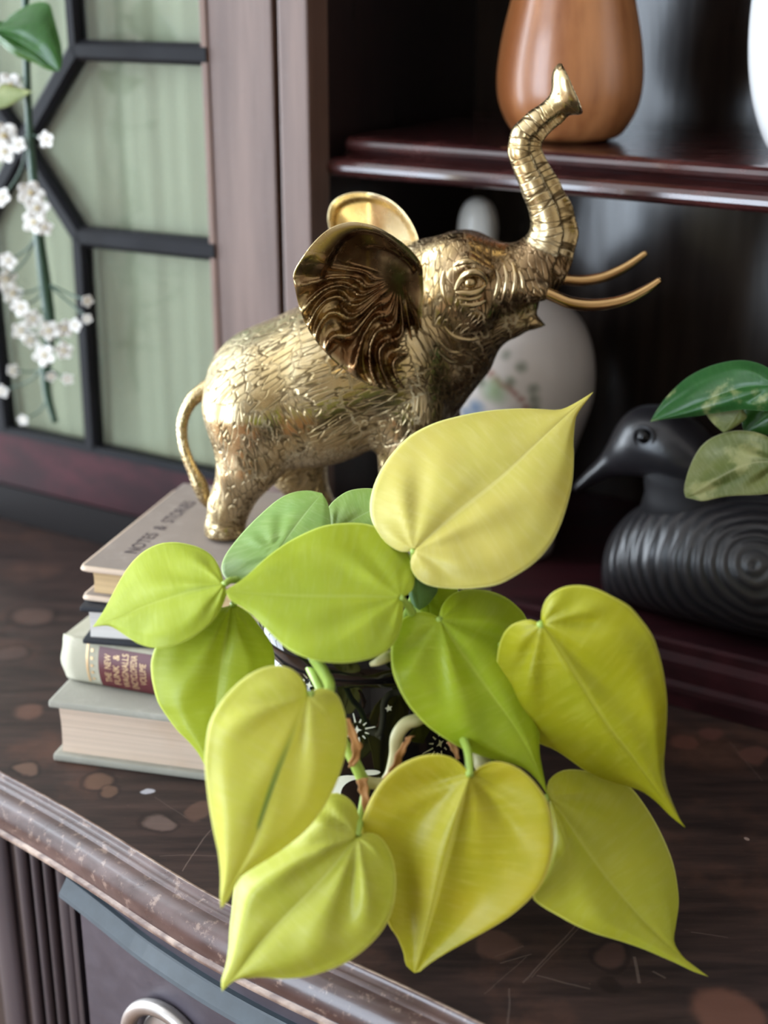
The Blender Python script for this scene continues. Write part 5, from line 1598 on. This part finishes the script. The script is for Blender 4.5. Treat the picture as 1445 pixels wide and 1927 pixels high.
# left: a hanging pothos leaf and a spray of white blossom in front of the glazed door
vl = thing('hanging_pothos', cab(-0.30, 0.055, CT + 0.02), 'hanging pothos with one glossy green leaf before the glass door, top left', 'plant')
bL = 0.060
leaf('leaf', (-18, 52), (112, 134), [(-12, 38), (8, 40), (18, 30), (33, 20), (50, 11), (66, 5), (83, 4), (94, 9), (100, 28), (107, 53), (114, 80), (117, 104), (116, 122)],
     [(-20, 66), (-8, 76), (4, 84), (14, 94), (28, 104), (46, 112), (67, 120), (83, 129), (98, 134)], [(25, 72), (65, 98), (95, 122)], fd(-18, 52, bL), fd(112, 134, bL), (80, 10, fd(80, 10, bL - .012)), LM['pothos'], vl, 0.003, 0.004, 0.006, 0.0010, 3, 'glossy dark green leaf')
vine('stem', [at_face(-18, 52, bL), at_face(-40, 30, bL), at_face(-60, -60, bL - .005), tuple(cab(-0.335, 0.052, 0.50)), tuple(cab(-0.33, 0.04, CT + 0.026)), tuple(cab(-0.33, 0.0, CT + 0.026))], [0.0014, 0.002, 0.0022], M['vine_stem'], vl)
leaf('leaf', (-30, 160), (62, 172), [(-20, 150), (10, 158), (40, 166)], [(-22, 200), (10, 202), (40, 186)], [(0, 176), (35, 176)], fd(-30, 160, bL - .01), fd(62, 172, bL - .01), (0, 200, fd(0, 200, bL - .006)), LM['varieg'], vl, 0.0005, 0.002, 0.001, 0.0003, 2, 'narrow pale leaf')
M['petal'] = plain('white_petal', (0.82, 0.80, 0.76), 0.6, var=0.06)
M['petal_c'] = plain('cream_blossom_centre', (0.62, 0.50, 0.25), 0.6, var=0.2)
M['spray_stem'] = plain('dark_green_flower_stem', (0.02, 0.055, 0.03), 0.4, var=0.3)
fsp = thing('blossom_spray', cab(-0.29, 0.045, CT + 0.02), 'hanging spray of small white blossoms on dark stems before the glass door', 'flowers')
bF = 0.045


def petal(c, dirn, wid, ln, nrm):
    dirn = dirn / np.linalg.norm(dirn); sd = np.cross(nrm, dirn); vs = []; fs = []
    ws = [(0, 0.25), (0.3, 0.85), (0.6, 1.0), (0.85, 0.7), (1.0, 0.15)]
    for t, w in ws:
        for k in (-1, 0, 1):
            vs.append(c + dirn * ln * t + sd * wid * w * k + nrm * (0.22 * ln * t * t - 0.10 * ln * (1 - abs(k)) * math.sin(PI * t)))
    for i in range(len(ws) - 1):
        for k in range(2):
            a = i * 3 + k; fs.append((a, a + 1, a + 4, a + 3))
    return vs, fs


def blossom(px, py, r, b=bF, tilt=0.0, n=5):
    c = at_face(px, py, b); s = r * np.linalg.norm(c - CC) / FPX
    nv = -(ray(px, py) / np.linalg.norm(ray(px, py))); nv = nv + np.array([rng.uniform(-.5, .5), 0, rng.uniform(-.5, .4)]); nv /= np.linalg.norm(nv)
    e1 = np.cross(nv, [0, 0, 1]); e1 /= np.linalg.norm(e1); e2 = np.cross(nv, e1)
    mb = MB(); a0_ = rng.uniform(0, 6)
    for k in range(n):
        q = a0_ + 2 * PI * k / n
        mb.add(*petal(c, e1 * math.cos(q) + e2 * math.sin(q), s * 0.42, s, nv))
    o = mk('blossom', mb.v, mb.f, M['petal'], fsp, smooth=True)
    md = o.modifiers.new('thick', 'SOLIDIFY'); md.thickness = 0.0003
    bm = bmesh.new(); bmesh.ops.create_icosphere(bm, subdivisions=1, radius=s * 0.2)
    mk('blossom_centre', [np.array(v.co) + c + nv * s * 0.05 for v in bm.verts], [[v.index for v in f.verts] for f in bm.faces], M['petal_c'], o, smooth=True); bm.free()
    return c


bl_ = [(8, 255, 30), (10, 285, 22), (36, 272, 15), (58, 362, 26), (70, 392, 24), (64, 418, 22), (84, 428, 16), (4, 372, 18), (16, 490, 18), (12, 525, 20), (24, 552, 20), (40, 578, 20), (62, 600, 18), (40, 622, 18), (58, 640, 16),
       (92, 622, 20), (122, 618, 18), (142, 612, 14), (84, 668, 22), (120, 660, 18), (164, 566, 12), (164, 600, 10), (25, 698, 13), (96, 708, 11), (127, 714, 12), (20, 160, 24), (88, 262, 16), (4, 735, 14), (44, 790, 11)]
cs = [blossom(*p) for p in bl_]
main = [(52, -60), (48, 0), (50, 110), (56, 250), (72, 430), (84, 530), (94, 620), (86, 690), (90, 745), (104, 795)]
vine('stem', [tuple(cab(-0.285, 0.0, CT + 0.026)), tuple(cab(-0.285, 0.04, CT + 0.022)), tuple(cab(-0.28, 0.043, 0.50))] + [at_face(x, y, bF - 0.006) for x, y in main], [0.003, 0.0024, 0.0022, 0.0024, 0.0042, 0.0036, 0.0022], M['spray_stem'], fsp)
for p, c in zip(bl_, cs):
    k = min(range(len(main)), key=lambda i: (main[i][0] - p[0]) ** 2 + (main[i][1] - p[1] + 40) ** 2)
    s0 = at_face(*main[k], bF - 0.006)
    vine('stalk', [s0, (s0 + c) / 2 - Z * 0.003 - N * 0.004, c - N * 0.001], [0.0008, 0.0006], M['spray_stem'], fsp, seg=6)
